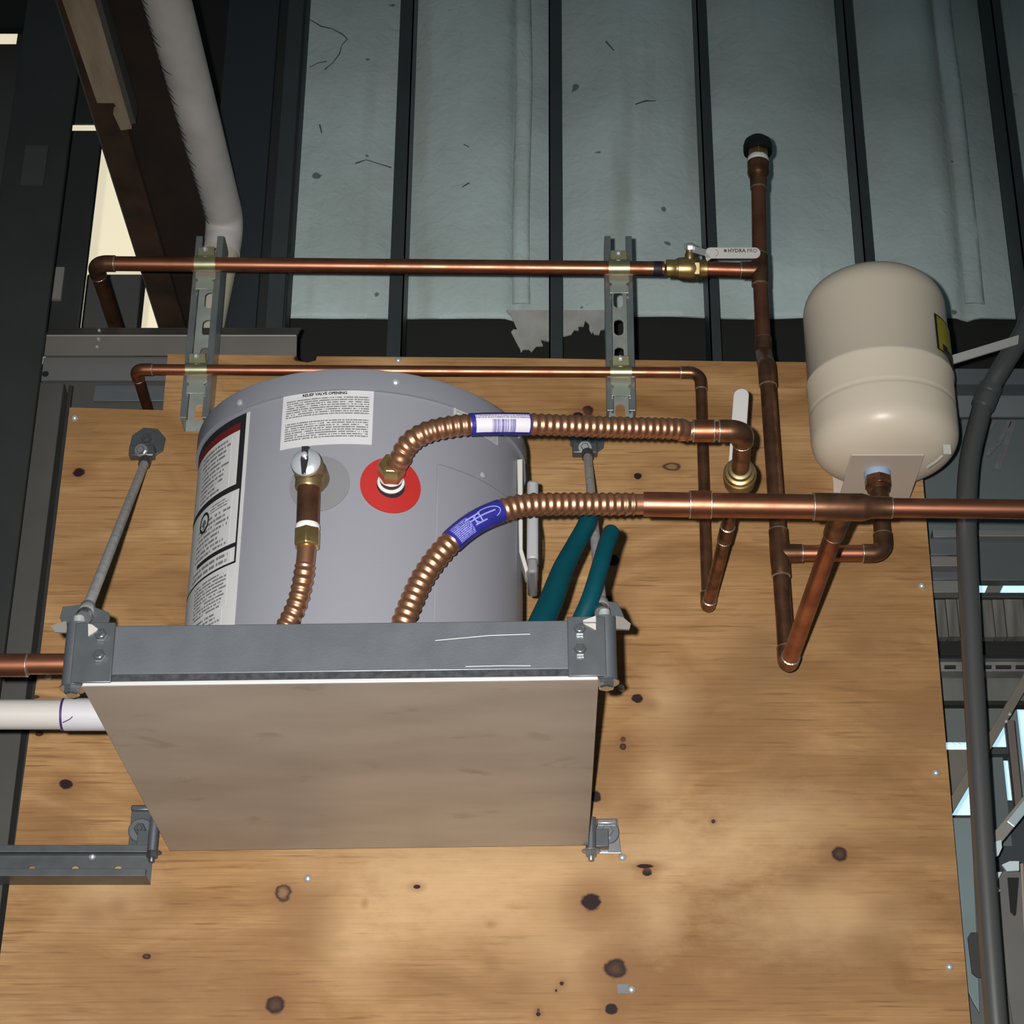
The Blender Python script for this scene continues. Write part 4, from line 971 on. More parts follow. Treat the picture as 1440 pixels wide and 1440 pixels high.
# hot flex, from the red ring up and over to the right
pQ, nQ = hpt(aQ, zQ)
hf = thing('flexible_connector', pQ, 'upper corrugated copper connector rising from red outlet ring, with barcode sticker', 'hose')
d0 = V((.10, -1, .16)).normalized()
MB().tube([pQ, pQ+d0*.022], .0130, 22).build('nipple', mat('dark_nipple', (.055, .025, .03), .4, .4), hf)
MB().lathe(pQ+d0*.004, d0, [(0, .0148), (.003, .0158), (.005, .0148)], 26).build('thread_tape', WHITE_TAPE, hf)
MB().lathe(pQ+d0*.016, d0, [(0, .0134), (.001, .0142), (.004, .0138)], 26).build('thread_tape', WHITE_TAPE, hf)
MB().lathe(pQ+d0*.020, d0, [(0, .0150), (.001, .0158), (.020, .0158), (.024, .0135)], hexa=True).build('hex_nut', BRASS, hf, bevel=.001)
q0 = pQ+d0*.030
HE = HF+V((-.040, 0, 0))
hp = smooth_path([q0, P(563, 645, -.568), P(570, 630, -.578), P(583, 617, -.588), P(606, 606, -.594), P(645, 598.5, -.592), P(690, 596, -.585), P(745, 596.5, -.575), P(850, 600.5, -.545), P(950, 603, -.514), HE+V((-.03, 0, 0)), HE])
flex(hf, hp, .0120, plain0=.018, plain1=.022)
s0 = find_s(hp, 661); s1 = find_s(hp, 744)
tube_sheet(hp, s0, s1, .0122, -math.pi, math.pi, .0006, 40, 28).build('film_wrap', BLUE, hf, label='blue film wrap')
tube_sheet(hp, s0+.005, s1-.002, .0128, .95, -.75, .0003, 30, 10).build('barcode_sticker', barcode_mat(), hf)
_, L = elbow(hf, HF, (1, 0, 0), -to_f, .0118, R=.017)
coupling(hf, HE+V((-.006, 0, 0)), (1, 0, 0), .0118, .012, COPPER)
pipe(hf, HE-V((.012, 0, 0)), HF-V((.018, 0, 0)), .0112, COPPER)
pipe(hf, HF-to_f*L*.5, HV+to_f*.028, .0108, COPPER_OLD)
# cold flex, from the main down behind the shelf lip
cf = thing('flexible_connector', M0, 'lower corrugated copper connector with blue wrap, dropping behind shelf lip', 'hose')
cpth = smooth_path([M0+V((.01, 0, 0)), P(860, 709, -.508), P(790, 709, -.525), P(735, 711, -.540), P(690, 724, -.552), P(655, 744, -.557), P(622, 775, -.560), P(595, 812, -.560), P(577, 850, -.559), P(562, 890, -.558), P(552, 925, -.555), P(545, 945, -.552)])
flex(cf, cpth, .0128, pitch=.0092, amp=.0017, plain0=.022)
s0 = find_s(cpth, 703); s1 = find_s(cpth, 634)
tube_sheet(cpth, s0, s1, .0131, -math.pi, math.pi, .0006, 40, 28).build('film_wrap', BLUE, cf, label='blue film wrap')
def cw(i, j): p, t, e1, e2 = path_frame(cpth, s0+(s1-s0)*i); n = e1*math.cos(j)+e2*math.sin(j); return p+n*.0139, n
lp = [cw(.30+.22*math.cos(t), .05+.55*math.sin(t))[0] for t in [math.pi*.45+1.55*math.pi*i/22-2.2 for i in range(23)]]
k = MB().tube(lp, .0005, 6)
for f0, f1, j in ((.16, .62, .12), (.34, .56, -.34), (.40, .66, .42)): k.tube([cw(f0+(f1-f0)*i/5, j)[0] for i in range(6)], .0009, 6)
for f in (.42, .52): k.tube([cw(f, -.35+.75*i/5)[0] for i in range(6)], .0008, 6)
k.build('printed_emblem', PALEBLUE, cf)
tube_sheet(cpth, s0+(s1-s0)*.60, s0+(s1-s0)*.95, .0137, .75, -.9, .0002, 12, 10).build('printed_text', print_mat('film_print', (.05, .05, .34), (.34, .35, .74), 11, 26, 4., .9, x0=.03, x1=.97), cf)

# ================================================================== SHELF TRAY
TX0, TX1, TYF, TYB = PX(115, 962, -.6), PX(842, 958, -.6), -.6, -.036
TZ = PZ(960.5, -.6)
tr = thing('heater_shelf', ((TX0+TX1)/2, (TYF+TYB)/2, TZ), 'square galvanized steel shelf tray holding up the water heater', 'shelf')
MB().box(TX0, TX1, TYF+.001, TYB, TZ, TZ+.0035).build('pan_floor', PAN, tr, bevel=.001)
MB().box(TX0+.001, TX1-.001, TYF-.0015, TYF+.001, TZ-.0002, TZ+.0042).build('pan_edge', PAN_EDGE, tr, bevel=.0006)  # paler than the pan floor; flash on the edge put into the colour
MB().box(TX0+.02, TX1-.02, TYF+.001, TYF+.004, TZ+.004, TZ+.014).build('lip_gap', DARK_GAP, tr)
MB().box(TX0, TX1, TYF-.0005, TYF+.0025, TZ+.0125, TZ+.068).build('front_lip', GALV, tr, bevel=.001)
for x in (TX0, TX1-.0025): MB().box(x, x+.0025, TYF+.003, TYB, TZ+.0035, TZ+.066).build('side_lip', GALV, tr, bevel=.0008)
MB().box(TX0+.003, TX1-.003, TYB-.003, TYB, TZ+.0035, TZ+.066).build('back_lip', GALV, tr, bevel=.0008)
MB().tube([V((TX0+.368, TYF-.0008, TZ+.0465)), V((TX0+.425, TYF-.0008, TZ+.0515)), V((TX0+.468, TYF-.0008, TZ+.0525))], .0004, 5).build('scratch', PAN_EDGE, tr)
MB().tube([V((TX0+.40, TYF-.0008, TZ+.0165)), V((TX0+.44, TYF-.0008, TZ+.017)), V((TX0+.468, TYF-.0008, TZ+.0165))], .0004, 5).build('scratch', PAN_EDGE, tr)
def corner(s):
    """corner hinge bracket: s -1 left, +1 right"""
    if s < 0: xo, xi, xt = TX0-.003, PX(160, 920, -.603), PX(107.5, 920, -.59)
    else: xo, xi, xt = TX1+.003, PX(799, 915, -.603), PX(852, 915, -.59)
    zt, zb_ = TZ+.0705, TZ+.0025
    b = MB().box(min(xt, xi), max(xt, xi), TYF-.0045, TYF-.001, zb_, zt).build('corner_bracket', GALV_DARK, tr, bevel=.0008)
    k = MB(); k.lathe((xt, TYF+.009, zb_-.001), (0, 0, 1), [(0, .0105), (.0, .0118), (zt-zb_+.004, .0118), (zt-zb_+.004, .0105)], 28); k.build('hinge_sleeve', GALV, b)
    for zz in (.0545, .031): hexbolt(b, V(((xt+2.1*xi)/3.1 if s < 0 else (xt+2.1*xi)/3.1, TYF-.0045, TZ+zz)), (0, -1, 0), .0068, 'bolt', BOLT, .0055, washer=False, tip=.003)
    hexbolt(b, V((xt, TYF+.009, zb_-.001)), (0, 0, -1), .0088, 'pivot_bolt', BOLT, .007, washer=True)
    MB().tube([V((xt, TYF+.009, zt)), V((xt, TYF+.009, zt+.012))], .0060, 16).build('pivot_pin', ZINC, b)
    return V((xt, TYF+.009, zt+.012))
pinL = corner(-1); pinR = corner(1)
tr.rotation_euler = (0, -.0135, 0)
tc_ = V(((TX0+TX1)/2, (TYF+TYB)/2, TZ))
def trot(p): return tc_ + Matrix.Rotation(-.0135, 3, 'Y') @ (V(p)-tc_)
pinL, pinR = trot(pinL), trot(pinR)

# ------------------------------------------------------------------ brace rods and their wall anchors
def anchor(u, v, label):
    c = P(u, v, 0); e = thing('wall_anchor', c, label, 'bracket')
    n = 8; r = .026
    k = MB(); k.prism([c+V((r*1.02*math.sin(math.pi*(2*i+1)/n+.1), -.0035, r*math.cos(math.pi*(2*i+1)/n+.1))) for i in range(n)], (0, .0035, 0)); k.build('plate', GALV_DARK, e, bevel=.0008)
    k = MB().box(c.x-.022, c.x+.014, -.020, -.0035, c.z-.030, c.z-.012); k.build('bent_tab', GALV_DARK, e, bevel=.002)
    hexbolt(e, c+V((-.001, -.0035, .004)), (0, -1, 0), .0075, 'bolt', GALV_DARK, .008, washer=True, tip=.003)
    hexbolt(e, c+V((-.004, -.020, -.022)), (0, -1, -.3), .0060, 'pin_bolt', BOLT, .007, washer=True)
    return c
aLft = anchor(208, 624, 'dark octagonal wall anchor at the top of the left brace rod')
aRgt = anchor(826, 620, 'dark octagonal wall anchor half hidden behind upper copper connector')
def rod(a, b, label):
    e = thing('brace_rod', b, label, 'rod'); d = (b-a).normalized()
    MB().tube([a+d*.02, b-d*.03], .0060, 16).build('rod', ROD, e)
    MB().lathe(a-d*.004, d, [(0, .006), (.002, .0085), (.026, .0085), (.030, .0062)], 18).build('end_sleeve', GALV_DARK, e)
    MB().lathe(b-d*.040, d, [(0, .0062), (.003, .0082), (.024, .0082), (.027, .0062)], 18).build('end_sleeve', ZINC, e)
    MB().lathe(b-d*.014-V((.0, .0, 0)), d, [(0, .0078), (.010, .0092), (.016, .0078)], 16).build('clevis', BOLT, e)
    return e
rod(P(204.5, 648, -.030), P(118, 868, pinL.y), 'bright threaded brace rod slanting from left wall anchor to the shelf corner')
rod(P(826, 638, -.030), P(846.5, 862, pinR.y), 'bright brace rod on the right, partly behind teal hoses')
# folded rod plates sitting behind the hinge sleeves
def wing(pts, y, label, ed):
    e = thing('rod_plate', P(pts[0][0], pts[0][1], y), label, 'bracket')
    MB().prism([P(u, v, y) for u, v in pts], (0, .004, 0)).build('plate', GALV_DARK, e, smooth=False, bevel=.0006)
    MB().prism([P(u, v, y-.004) for u, v in ed], (0, .003, 0)).build('lit_underside', mat('lit_zinc', (.25, .24, .22), .5, .3), e, smooth=False)  # lit underside of the plate, its light put into a paler zinc
    return e
wing([(88,853),(113,850),(127,851),(153,861),(154,868),(149,890),(93,890),(84,868)], -.572, 'dark folded rod plate behind the left shelf hinge', [(71,880),(93,873),(95,889),(77,889)])
wing([(826,880),(836,860),(845,844),(868,847),(874,858),(878,868),(880,884),(850,886)], -.572, 'dark folded rod plate behind the right shelf hinge', [(866,866),(876,868),(887,877),(885,885),(866,884)])
for nm, q in (('left', [(125,877),(131,879),(139,885),(124,894)]), ('right', [(820,872),(838,866),(838,874),(820,875)]), ('right', [(820,877),(838,877),(838,886)])):
    pass
for q, par in (([(124,877),(130,878.5),(139,885.5),(124,894)], 0), ([(820,872),(838,866),(838,874.5),(820,874.5)], 1), ([(820,876.5),(838,876.5),(838,886)], 1)):
    o = MB().prism([P(u, v, TYF-.0065) for u, v in q], (0, .0015, 0)).build('lit_edge', mat('lit_edge_zinc', (.55, .53, .51), .45, .2), tr, smooth=False)  # plate edges catching light, painted as pale flat pieces
    # parent keeps the small tilt of the tray
    wl_ = WORLD[o.name]; o.location = Matrix.Rotation(.0135, 3, 'Y') @ (wl_-WORLD[tr.name])

# ------------------------------------------------------------------ lower wall hinges
def hinge(up0, up1, vtop, vbot, uc, vc, upin, vpt, vpb, label, ZINC):
    y = -.002; e = thing('mounting_bracket', P(uc, vbot, 0), label, 'bracket')
    xa, xb = PX(up0, vc, 0), PX(up1, vc, 0); z1_, z0_ = PZ(vtop, 0), PZ(vbot, 0)
    k = MB().prism([(xa, -.0032, z0_), (xb+.002, -.0032, z0_), (xb-.002, -.0032, z1_), (xa, -.0032, z1_)], (0, .0032, 0)); k.build('plate', ZINC, e, smooth=False, bevel=.0008)
    k = MB().box(xa, xb-.003, -.010, -.0032, z1_-.010, z1_-.002); k.build('folded_top', ZINC, e, bevel=.002)
    c = P(uc, vc, -.0032)
    MB().lathe(c, (0, -1, 0), [(0, .0165), (.0012, .0165), (.0025, .0150)], 32).build('washer', GALV, e)
    hexbolt(e, c+V((0, -.0022, 0)), (0, -1, 0), .0080, 'bolt', ZINC, .006, washer=False, tip=.002)
    yy = -.026
    p0, p1 = P(upin, vpt, yy), P(upin, vpb, yy)
    MB().tube([V((p1.x, yy, p0.z)), V((p1.x, yy, p1.z))], .0070, 18).build('pin_sleeve', GALV, e)
    MB().box(min(p1.x, (xa+xb)/2), max(p1.x, (xa+xb)/2), yy+.002, -.003, p1.z+.006, p1.z+.030).build('hinge_leaf', GALV_DARK, e, bevel=.0008)
    hexbolt(e, V((p1.x, yy, p1.z)), (0, 0, -1), .0078, 'nut', ZINC, .007, washer=True, tip=.006)
    return p1
h1 = hinge(183, 215, 1133, 1200, 198, 1168, 214, 1150, 1198, 'dark wall hinge bracket under the left rear corner of shelf', GALV_DARK)
h2 = hinge(839, 871, 1152, 1201, 853.5, 1171, 831, 1150, 1196, 'bright wall hinge bracket under the right rear corner of shelf', mat('bracket_zinc', (.40, .41, .43), .36, .7, var=.5, vscale=60, vcol=(.28, .29, .30)))

# ================================================================== TEAL HOSES, PVC, LEFT COPPER
t1 = smooth_path([P(742, 925, -.46), P(757, 885, -.455), P(775, 845, -.445), P(792, 800, -.435), P(810, 765, -.425), P(826, 735, -.42), P(832, 712, -.415)])
rr = [.0118+.0012*math.sin(i*.05)+.0022*(1-i/len(t1)) for i in range(len(t1))]
tag(MB().tube(t1, rr, 18).build('teal_hose', TEAL, None, ang=60), 'thicker dark teal hose rising from shelf to behind lower copper connector', 'hose')
t2 = smooth_path([P(797, 925, -.578), P(813, 882, -.582), P(830, 842, -.588), P(843, 800, -.585), P(853, 765, -.575), P(862, 742, -.565)])
n = len(t2); rr = [.0092+.0012*(1-i/n) for i in range(n)]; rr[-1] = .004; rr[-2] = .0072; rr[-3] = .0086
tag(MB().tube(t2, rr, 18).build('teal_hose', TEAL, None, ang=60), 'shorter dark teal hose with free rounded end right of heater', 'hose')
yp = -.47
pv = thing('drain_pipe', P(100, 995, yp), 'white plastic drain pipe entering shelf side at lower left', 'pipe')
pvz = trot((TX0, yp, TZ)).z+.019; pvr = .0166
MB().tube([V((PX(-420, 994, yp), yp, pvz)), V((PX(95, 994, yp), yp, pvz))], pvr, 28).build('pipe', PVC, pv)
MB().tube([V((PX(89, 994, yp), yp, pvz)), V((TX0+.0, yp, pvz))], pvr*1.09, 28).build('coupling', mat('pvc_coupling', (.52, .51, .55), .35), pv)
xq = PX(89.5, 994, yp)
MB().lathe((xq, yp, pvz), (1, 0, 0), [(0, pvr*1.10), (.0028, pvr*1.10)], 28).build('primer_ring', PURPLE, pv)
MB().tube([V((xq+.004, yp-pvr*.75, pvz-pvr*.86)), V((xq+.012, yp-pvr*.9, pvz-pvr*.68)), V((xq+.015, yp-pvr*.98, pvz-pvr*.52))], .0006, 6).build('primer_streak', PURPLE, pv)
lcz = PZ(934, -.572)
lc_ = thing('copper_pipe', P(30, 934, -.572), 'short copper pipe entering from the left into the shelf side', 'pipe')
pipe(lc_, V((PX(-420, 936, -.572), -.572, lcz-.0015)), V((TX0+.004, -.572, lcz+.0005)), .0112)
coupling(lc_, V((PX(18, 934, -.572), -.572, lcz-.0012)), (1, 0, 0), .0112, .016, COPPER)

# ================================================================== EXPANSION TANK
EX, EY, ER = PX(1239, 560, -.125), -.125, .1005
etz0, etz1 = zpl+.004, PZ(399, EY)
xt = thing('expansion_tank', (EX, EY, etz0), 'cream domed expansion tank on a wall bracket at right', 'tank')
H = etz1-etz0; prof = []
for i in range(17): a = math.pi/2*i/16; prof.append((.052*(1-math.cos(a)**.80), max(.002, ER*math.sin(a)**.72)))
zs1, zs2 = PZ(532, EY-ER)-etz0, PZ(488, EY-ER)-etz0
prof += [(zs1-.006, ER), (zs1-.003, ER+.0002), (zs1, ER-.0016), (zs1+.003, ER-.0002), (zs1+.006, ER), (zs2-.005, ER), (zs2-.002, ER+.0016), (zs2+.002, ER+.0014), (zs2+.005, ER-.0008)]
for i in range(17): a = math.pi/2*i/16; prof.append((H-.056+.056*math.sin(a)**.85, max(.002, (ER-.0008)*math.cos(a)**.66)))
MB().lathe((EX, EY, etz0), (0, 0, 1), prof, 72).build('shell', TANK, xt, ang=70)
al0, zl1 = PCYL(1313, 440, EX, EY, ER); _, zl0 = PCYL(1316, 489, EX, EY, ER); al1 = 1.42
ty = cyl_sheet(EX, EY, ER, al0, al1, zl0, zl1, .0002, .0005, 12, 4).build('warning_sticker', INK, xt, label='yellow sticker with black border')
cyl_sheet(EX, EY, ER, al0+.045, al1-.03, zl0+.002, zl1-.003, .0009, .0002, 12, 4).build('sticker_face', YELLOW, ty)
k = MB()
for f, h, wv in ((.14, .016, .16), (.42, .012, .14), (.62, .015, .16)):
    aa = al0+.05+(al1-al0-.1)*f
    kk = cyl_sheet(EX, EY, ER, aa, aa+wv, zl0+.002, zl0+.002+h*.7, .0013, .0002, 3, 2); o = len(k.v); k.v += kk.v; k.f += [tuple(i+o for i in q) for q in kk.f]
k.build('sticker_mark', INK, ty)
k = MB(); s_a = P(1336, 507, EY+.02); s_b = P(1432, 478, EY+.02)
k.obox((s_a+s_b)/2, (s_b-s_a)/2, (0, .0015, 0), (.0012, 0, .0072)); k.build('tie_strap', mat('strap_white', (.42, .43, .42), .5), xt)
MB().lathe((EX, EY, etz0-.004), (0, 0, 1), [(0, .014), (.012, .014)], 18).build('port', GALV, xt)
# bracket
yb0 = P(1240, 638, 0)
zpl2 = zpl
ypf = CAM.y + (zpl2-CAM.z)/ray(1240, 639).z*ray(1240, 639).y
bk = thing('tank_bracket', (EX, 0, zpl2), 'beige steel bracket plate under the cream expansion tank', 'bracket')
xa, xb = PX(1197, 639, ypf), PX(1300, 639, ypf)
MB().box(xa, xb, ypf, -.003, zpl2-.0015, zpl2+.0015).build('plate', PLATE, bk, bevel=.0008)
MB().box(xa, xb, -.0035, -.0005, zpl2+.0015, zpl2+.09).build('back_plate', PLATE, bk, bevel=.0008)
MB().box(PX(1170, 690, -.002), xa+.004, -.004, -.0005, zpl2-.028, zpl2+.004).build('mounting_ear', mat('ear_white', (.62, .62, .60), .5), bk, bevel=.0008)
k = MB(); k.tube([P(1304, 657, EY-.035), P(1316, 649, EY-.03), P(1325, 641, EY-.03)], .0022, 8); k.build('sealant_bead', mat('sealant', (.55, .53, .46), .5), xt)
MB().box(PX(1326, 633, EY-.05), PX(1337, 633, EY-.05), EY-.052, EY-.048, PZ(639, EY-.05), PZ(626, EY-.05)).build('paper_scrap', mat('scrap', (.55, .55, .52), .5), xt)

# ================================================================== RIGHT-HAND BACKGROUND
YC = -.05
cpts = [P(1760, 60, YC-.05), P(1560, 290, YC-.03), P(1462, 420, YC-.02), P(1438, 470, YC-.015), P(1410, 515, YC-.01), P(1387, 556, YC), P(1374, 600, YC), P(1363, 650, YC), P(1359, 715, YC), P(1361, 800, YC), P(1366, 900, YC), P(1371.5, 1000, YC), P(1383, 1190, YC), P(1395, 1360, YC), P(1408, 1520, YC), P(1440, 1900, YC), P(1470, 2250, YC)]
cnd = thing('conduit', cpts[-1], 'grey steel conduit running up the right side and bending away', 'pipe')
cp_ = smooth_path(cpts)
ix = min(range(len(cp_)), key=lambda i: (cp_[i]-P(1386, 558, YC)).length)
MB().tube(cp_[::3], .0142, 24).build('conduit_tube', CONDUIT, cnd, ang=60)
a, b = cp_[max(ix-9, 0)], cp_[ix+9]; d = (b-a).normalized()
MB().lathe(a, d, [(0, .0150), (.001, .0168), (.012, .0168), (.013, .0160), (.016, .0160), (.017, .0168), ((b-a).length, .0168), ((b-a).length+.002, .0150)], 26).build('coupling', CONDUIT, cnd)
XR0 = 1150; XR1 = 2300
def slab(name, v0, v1, y, m, label=None, cat=None, th=.02, u0=XR0, u1=XR1, kind=None, bevel=.001):
    o = MB().box(PX(u0, v1, y), PX(u1, v1, y), y, y+th, PZ(v1, y), PZ(v0, y)).build(name, m, None, bevel=bevel)
    if kind: struct(o)
    else: tag(o, label, cat)
    return o
gr = thing('steel_girt', (PX(1400, 550, .04), .05, PZ(592, .04)), 'blue-grey folded steel girt behind the conduit bend at right', 'girt')
MB().prof_x([(.08, PZ(514, .05)), (.045, PZ(521, .05)), (.045, PZ(543, .05)), (.050, PZ(543, .05)), (.085, PZ(514, .05))], PX(XR0, 540, .05), PX(XR1, 540, .05)).build('upper_flange', GIRT, gr, smooth=False)
MB().prof_x([(.050, PZ(543, .05)), (.030, PZ(566, .05)), (.040, PZ(591, .05)), (.045, PZ(591, .05)), (.058, PZ(543, .05))], PX(XR0, 540, .05), PX(XR1, 540, .05)).build('lower_flange', GIRT, gr, smooth=False)
slab('wall_right', 585, 790, .16, PANEL_BLUE, kind=1)
tg = thing('steel_trim', (PX(1400, 750, .12), .12, PZ(755, .12)), 'narrow pale horizontal trim across the blue-grey wall right of plywood', 'trim')
MB().box(PX(1312, 750, .12), PX(1345, 750, .12), .12, .14, PZ(755, .12), PZ(744, .12)).build('trim_piece', mat('trim_a', (.15, .16, .17), .5), tg, bevel=.001)
MB().box(PX(1376, 750, .12), PX(XR1, 750, .12), .12, .14, PZ(754, .12), PZ(745, .12)).build('trim_piece', mat('trim_b', (.155, .158, .158), .5), tg, bevel=.001)
sl = thing('louvre_frame', (PX(1340, 800, .1), .11, PZ(834, .1)), 'three stepped grey metal slats between plywood edge and conduit', 'louvre')
for v0, v1, y, m in ((782, 796, .10, mat('slat_warm', (.165, .158, .155), .5)), (816, 833, .10, mat('slat_cool', (.15, .155, .15), .5)), (797, 815, .13, GIRT), (757, 780, .13, GIRT)):
    MB().box(PX(1305, v1, y), PX(1358, v1, y), y, y+.02, PZ(v1, y), PZ(v0, y)).build('slat', m, sl, bevel=.001)
slab('wall_lower', 757, 816, .14, mat('panel_darkblue', (.075, .090, .094), .6), kind=1, u0=1340)
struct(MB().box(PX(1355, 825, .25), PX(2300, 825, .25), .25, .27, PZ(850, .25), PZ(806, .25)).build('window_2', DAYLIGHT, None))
slab('steel_sill', 833, 840, .15, mat('sill_dark', (.03, .032, .033), .6), 'thin dark sill under the bright slot window', 'sill', th=.03)
br2 = MB().prism([P(u, v, .17) for u, v in ((1383, 838), (1404, 838), (1416, 812), (1394, 812))], (0, .02, 0)).build('window_brace', mat('brace_grey', (.14, .14, .135), .6), None, smooth=False)
tag(br2, 'slanted grey brace across the bright slot window', 'brace')
pn = thing('stained_panel', (PX(1400, 870, .16), .16, PZ(900, .16)), 'weathered streaked sheet metal strip above the black gap', 'panel')
u = 1300
while u < XR1:
    wv = random.choice((16, 22, 28)); MB().box(PX(u, 870, .16), PX(u+wv-1.2, 870, .16), .158+random.uniform(-.002, .002), .175, PZ(896, .16), PZ(838, .16)).build('sheet_rib', PANEL_STAIN, pn); u += wv
slab('dark_gap_beam', 895, 921, .20, DARKVOID, 'black recessed beam between the streaked sheet and pale rail', 'beam')
rl = thing('steel_rail', (PX(1400, 935, .13), .13, PZ(946, .13)), 'pale dented steel rail below the black recessed beam', 'rail')
MB().prof_x([(.15, PZ(920, .13)), (.13, PZ(926, .13)), (.122, PZ(934, .13)), (.13, PZ(944, .13)), (.15, PZ(946, .13))], PX(XR0, 930, .13), PX(XR1, 930, .13)).build('rail_bar', mat('rail_steel', (.24, .24, .235), .4, .4, var=.7, vscale=25, vcol=(.12, .12, .118)), rl, smooth=False)
for uu, wv in ((1328, 16), (1382, 12), (1400, 22), (1428, 14)):
    p = P(uu, 939, .126); MB().box(p.x, p.x+wv*.00098, .1215, .126, p.z-.0022, p.z+.0022).build('rail_slot', INK, rl)
slab('lower_panel', 946, 986, .16, mat('lower_panel_a', (.13, .135, .128), .7, var=.6, vscale=20, vcol=(.09, .092, .088), stretch=(3, 1, .5)), 'grey stained sheet below the pale rail at right', 'panel')
slab('dark_seam_strip', 985, 991, .155, DARKVOID, 'thin black seam strip below the grey stained sheet', 'trim')
def sheet_poly(name, pts, y, m, label): return tag(MB().prism([P(u, v, y) for u, v in pts], (0, .012, 0)).build(name, m, None, smooth=False), label, 'panel')
sheet_poly('grey_sheet', ((1250, 990), (1427, 990), (1393, 1047), (1250, 1047)), .17, mat('lower_panel_b', (.12, .138, .135), .6, var=.5, vscale=6, vcol=(.095, .105, .103)), 'smooth green-grey sheet behind the conduit, above the white line')
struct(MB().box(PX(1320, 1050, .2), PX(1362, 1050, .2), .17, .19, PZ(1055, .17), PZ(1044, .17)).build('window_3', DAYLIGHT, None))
sheet_poly('brown_panel', ((1300, 1054), (1388, 1054), (1334, 1147), (1300, 1147)), .16, PANEL_WARM, 'brownish stained panel left of the conduit below the white line')
# bright window behind the braces
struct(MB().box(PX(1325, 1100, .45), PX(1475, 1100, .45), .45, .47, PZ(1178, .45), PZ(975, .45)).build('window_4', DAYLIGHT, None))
slab('window_sill', 1146, 1153, .22, mat('sill_b', (.03, .033, .034), .6), 'dark sill below the small bright triangle left of conduit', 'sill', u0=1325, u1=1378, th=.03)
slab('window_sill', 1050, 1060, .22, mat('sill_c', (.035, .045, .045), .6), 'dark sill below the small bright triangle right of conduit', 'sill', u0=1380, u1=1424, th=.03)
slab('grey_sheet', 1060, 1190, .235, mat('sheet_c', (.12, .145, .15), .5, var=.5, vscale=5, vcol=(.08, .098, .10)), 'smooth grey sheet right of conduit below the bright triangle', 'panel', u0=1380, u1=1424)
def bar(name, u0, v0, u1, v1, w_, y, m, label, cat='brace', th=.012):
    a, b = P(u0, v0, y), P(u1, v1, y); d = (b-a).normalized(); n = V((-d.z, 0, d.x)); h = w_*2.8/F_PX/2
    return tag(MB().prism([a+n*h, b+n*h, b-n*h, a-n*h], (0, th, 0)).build(name, m, None, smooth=False, bevel=.001), label, cat)
BRM = mat('brace_brown', (.17, .155, .13), .55, .1, var=.4, vscale=20, vcol=(.12, .11, .095))
b1 = bar('diagonal_brace', 1452, 940, 1328, 1150, 14, .10, BRM, 'long brown diagonal brace passing behind the conduit at right')
for uu, vv in ((1420, 1004.5), (1415, 1014.5)):
    MB().lathe(P(uu, vv, .10), (0, -1, 0), [(0, .0022), (.001, .0022), (.002, .001)], 10).build('rivet', mat('rivet_bright', (.8, .8, .78), .3, .5), b1)
bar('steel_strut', 1421, 1012, 1434, 1140, 11, .13, mat('strut_brown', (.15, .125, .115), .5, .2), 'upright brown strut hanging from the long diagonal brace', 'strut')
bar('diagonal_brace', 1450, 1120, 1396, 1186, 17, .09, mat('brace_pale', (.26, .25, .22), .5, .2), 'short pale diagonal brace below the long one at far right')
bar('reflective_strip', 1446, 1128, 1421, 1159, 13, .082, mat('foil_pale', (.50, .62, .66), .35, .3), 'pale blue reflective strip on the short diagonal brace', 'strip', .004)
slab('dark_recess', 1125, 1250, .24, mat('recess', (.035, .042, .05), .7), 'dark recess under the short pale brace at far right', 'panel', u0=1405, u1=1480)
slab('grey_strip', 990, 1130, .22, mat('strip_c', (.22, .27, .28), .4, .3), 'pale upright strip at the right edge beside the brown strut', 'panel', u0=1428, u1=1445)
REFLECTION = mat('reflection_pale', (.66, .80, .84), .35, .2)  # bright reflections on the machinery, painted as pale pieces
def shard(pts, y, label): return tag(MB().prism([P(u, v, y) for u, v in pts], (0, .004, 0)).build('painted_reflection', REFLECTION, None, smooth=False), label, 'reflection')
shard([(1393, 1186), (1408, 1181), (1409, 1192), (1404, 1203), (1395, 1205)], .08, 'painted bright reflection at the lower end of the short brace')
shard([(1409, 1216), (1420, 1211), (1433, 1211), (1433, 1224), (1416, 1225)], .08, 'painted bright reflection right of conduit above dark slot')
shard([(1396, 1227), (1409, 1226), (1405, 1234), (1399, 1240)], .08, 'small painted reflection beside conduit left of the dark slot')
shard([(1396, 1249), (1403, 1247), (1407, 1253), (1400, 1254)], .08, 'tiny painted reflection lowest beside the conduit')
tp_ = thing('steel_post', P(1360, 1440, .06), 'teal-grey slotted steel post between plywood edge and lower conduit', 'column')
MB().prism([P(u, v, .06) for u, v in ((1338, 1150), (1366, 1150), (1374, 1320), (1378, 1425), (1368, 1408), (1358, 1386))], (0, .006, 0)).build('front_flange', TEALSTEEL, tp_, smooth=False, bevel=.001)
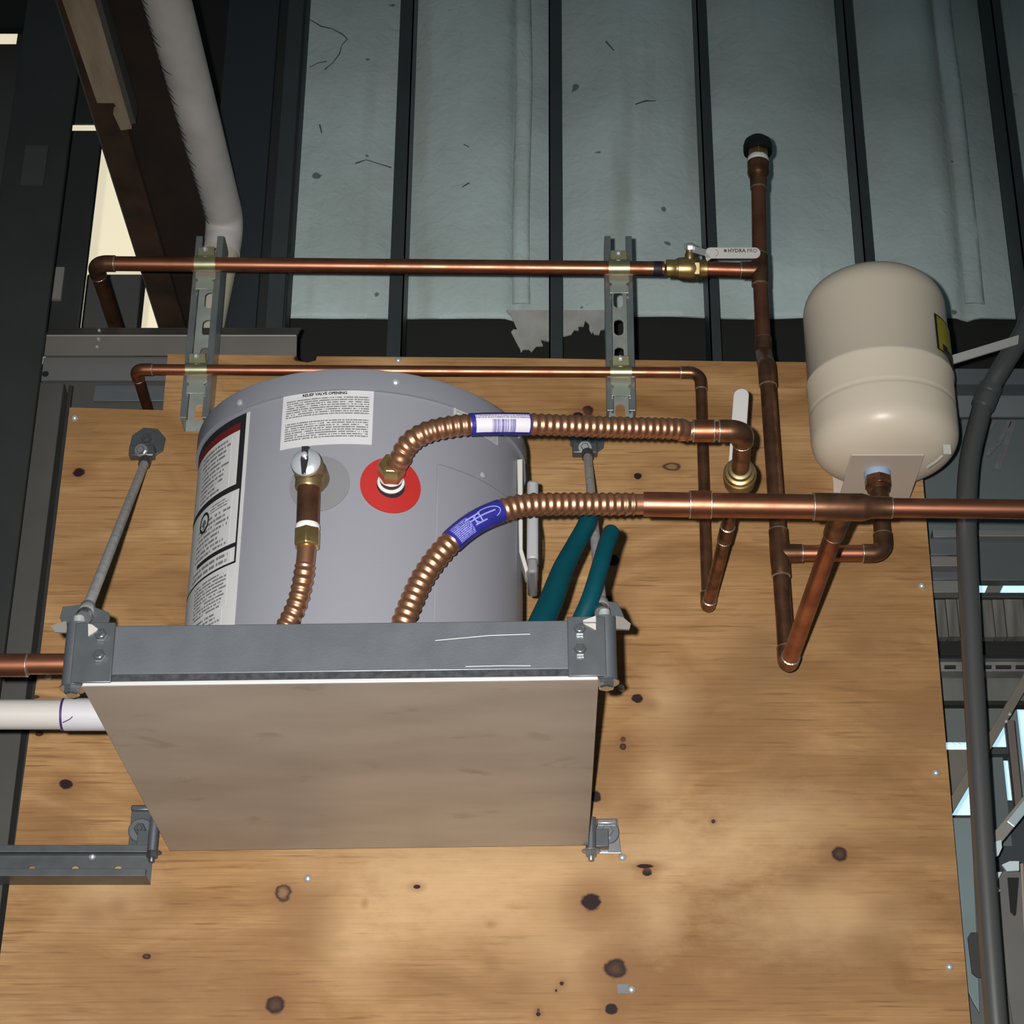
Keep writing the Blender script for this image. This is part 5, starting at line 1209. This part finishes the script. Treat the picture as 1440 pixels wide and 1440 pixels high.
MB().prism([P(u, v, .075) for u, v in ((1330, 1150), (1385, 1150), (1420, 1560), (1340, 1560))], (0, .006, 0)).build('rear_flange', mat('post_grey', (.085, .088, .095), .55), tp_, smooth=False)
MB().prism([P(u, v, .055) for u, v in ((1361, 1318), (1365, 1311), (1392, 1311), (1396, 1375), (1374, 1374), (1367, 1368))], (0, .004, 0)).build('slot', mat('slot_dark', (.03, .03, .03), .7), tp_, smooth=False)
cvp = thing('curved_guard', P(1420, 1440, .12), 'grey sheet guard with curved left edge at the lower right corner', 'guard')
MB().prism([P(u, v, .12) for u, v in ((1397, 1240), (1412, 1224), (1444, 1226), (1470, 1226), (1470, 1560), (1432, 1560), (1418, 1440), (1412, 1380), (1406, 1320), (1404, 1275))], (0, .006, 0)).build('guard_sheet', mat('guard_grey', (.15, .148, .145), .5, .15, var=.4, vscale=8, vcol=(.11, .11, .11)), cvp, smooth=False, bevel=.001)
MB().prism([P(u, v, .118) for u, v in ((1417, 1234), (1433, 1234), (1429, 1286), (1427, 1288), (1421, 1282))], (0, .004, 0)).build('guard_slot', DARKVOID, cvp, smooth=False)
MB().tube([P(1437, 1215, .10), P(1441, 1300, .10), P(1450, 1440, .10)], .0028, 8).build('guard_rim', mat('rim_pale', (.42, .36, .30), .4, .4), cvp)
MB().prism([P(u, v, .09) for u, v in ((1395, 1250), (1402, 1262), (1406, 1330), (1426, 1450), (1440, 1560), (1400, 1560), (1392, 1400))], (0, .006, 0)).build('lower_sheet', mat('low_dark', (.10, .092, .08), .6), cvp, smooth=False)
for i, (q, wv) in enumerate((([(1420, 592), (1405, 622), (1388, 640)], .006), ([(1426, 590), (1414, 628), (1402, 660)], .009), ([(1400, 592), (1390, 606), (1384, 620)], .005))):
    a = [P(u, v, .15) for u, v in q]; kk = MB()
    for p0, p1 in zip(a, a[1:]): d = (p1-p0).normalized(); nn = V((-d.z, 0, d.x))*wv/2; kk.prism([p0+nn, p1+nn, p1-nn, p0-nn], (0, .002, 0))
    tag(kk.build('hanging_tape', DUST, None, smooth=False), ('narrow middle', 'widest', 'shortest')[i]+' strip of dusty grey tape hanging below the blue-grey girt', 'tape')
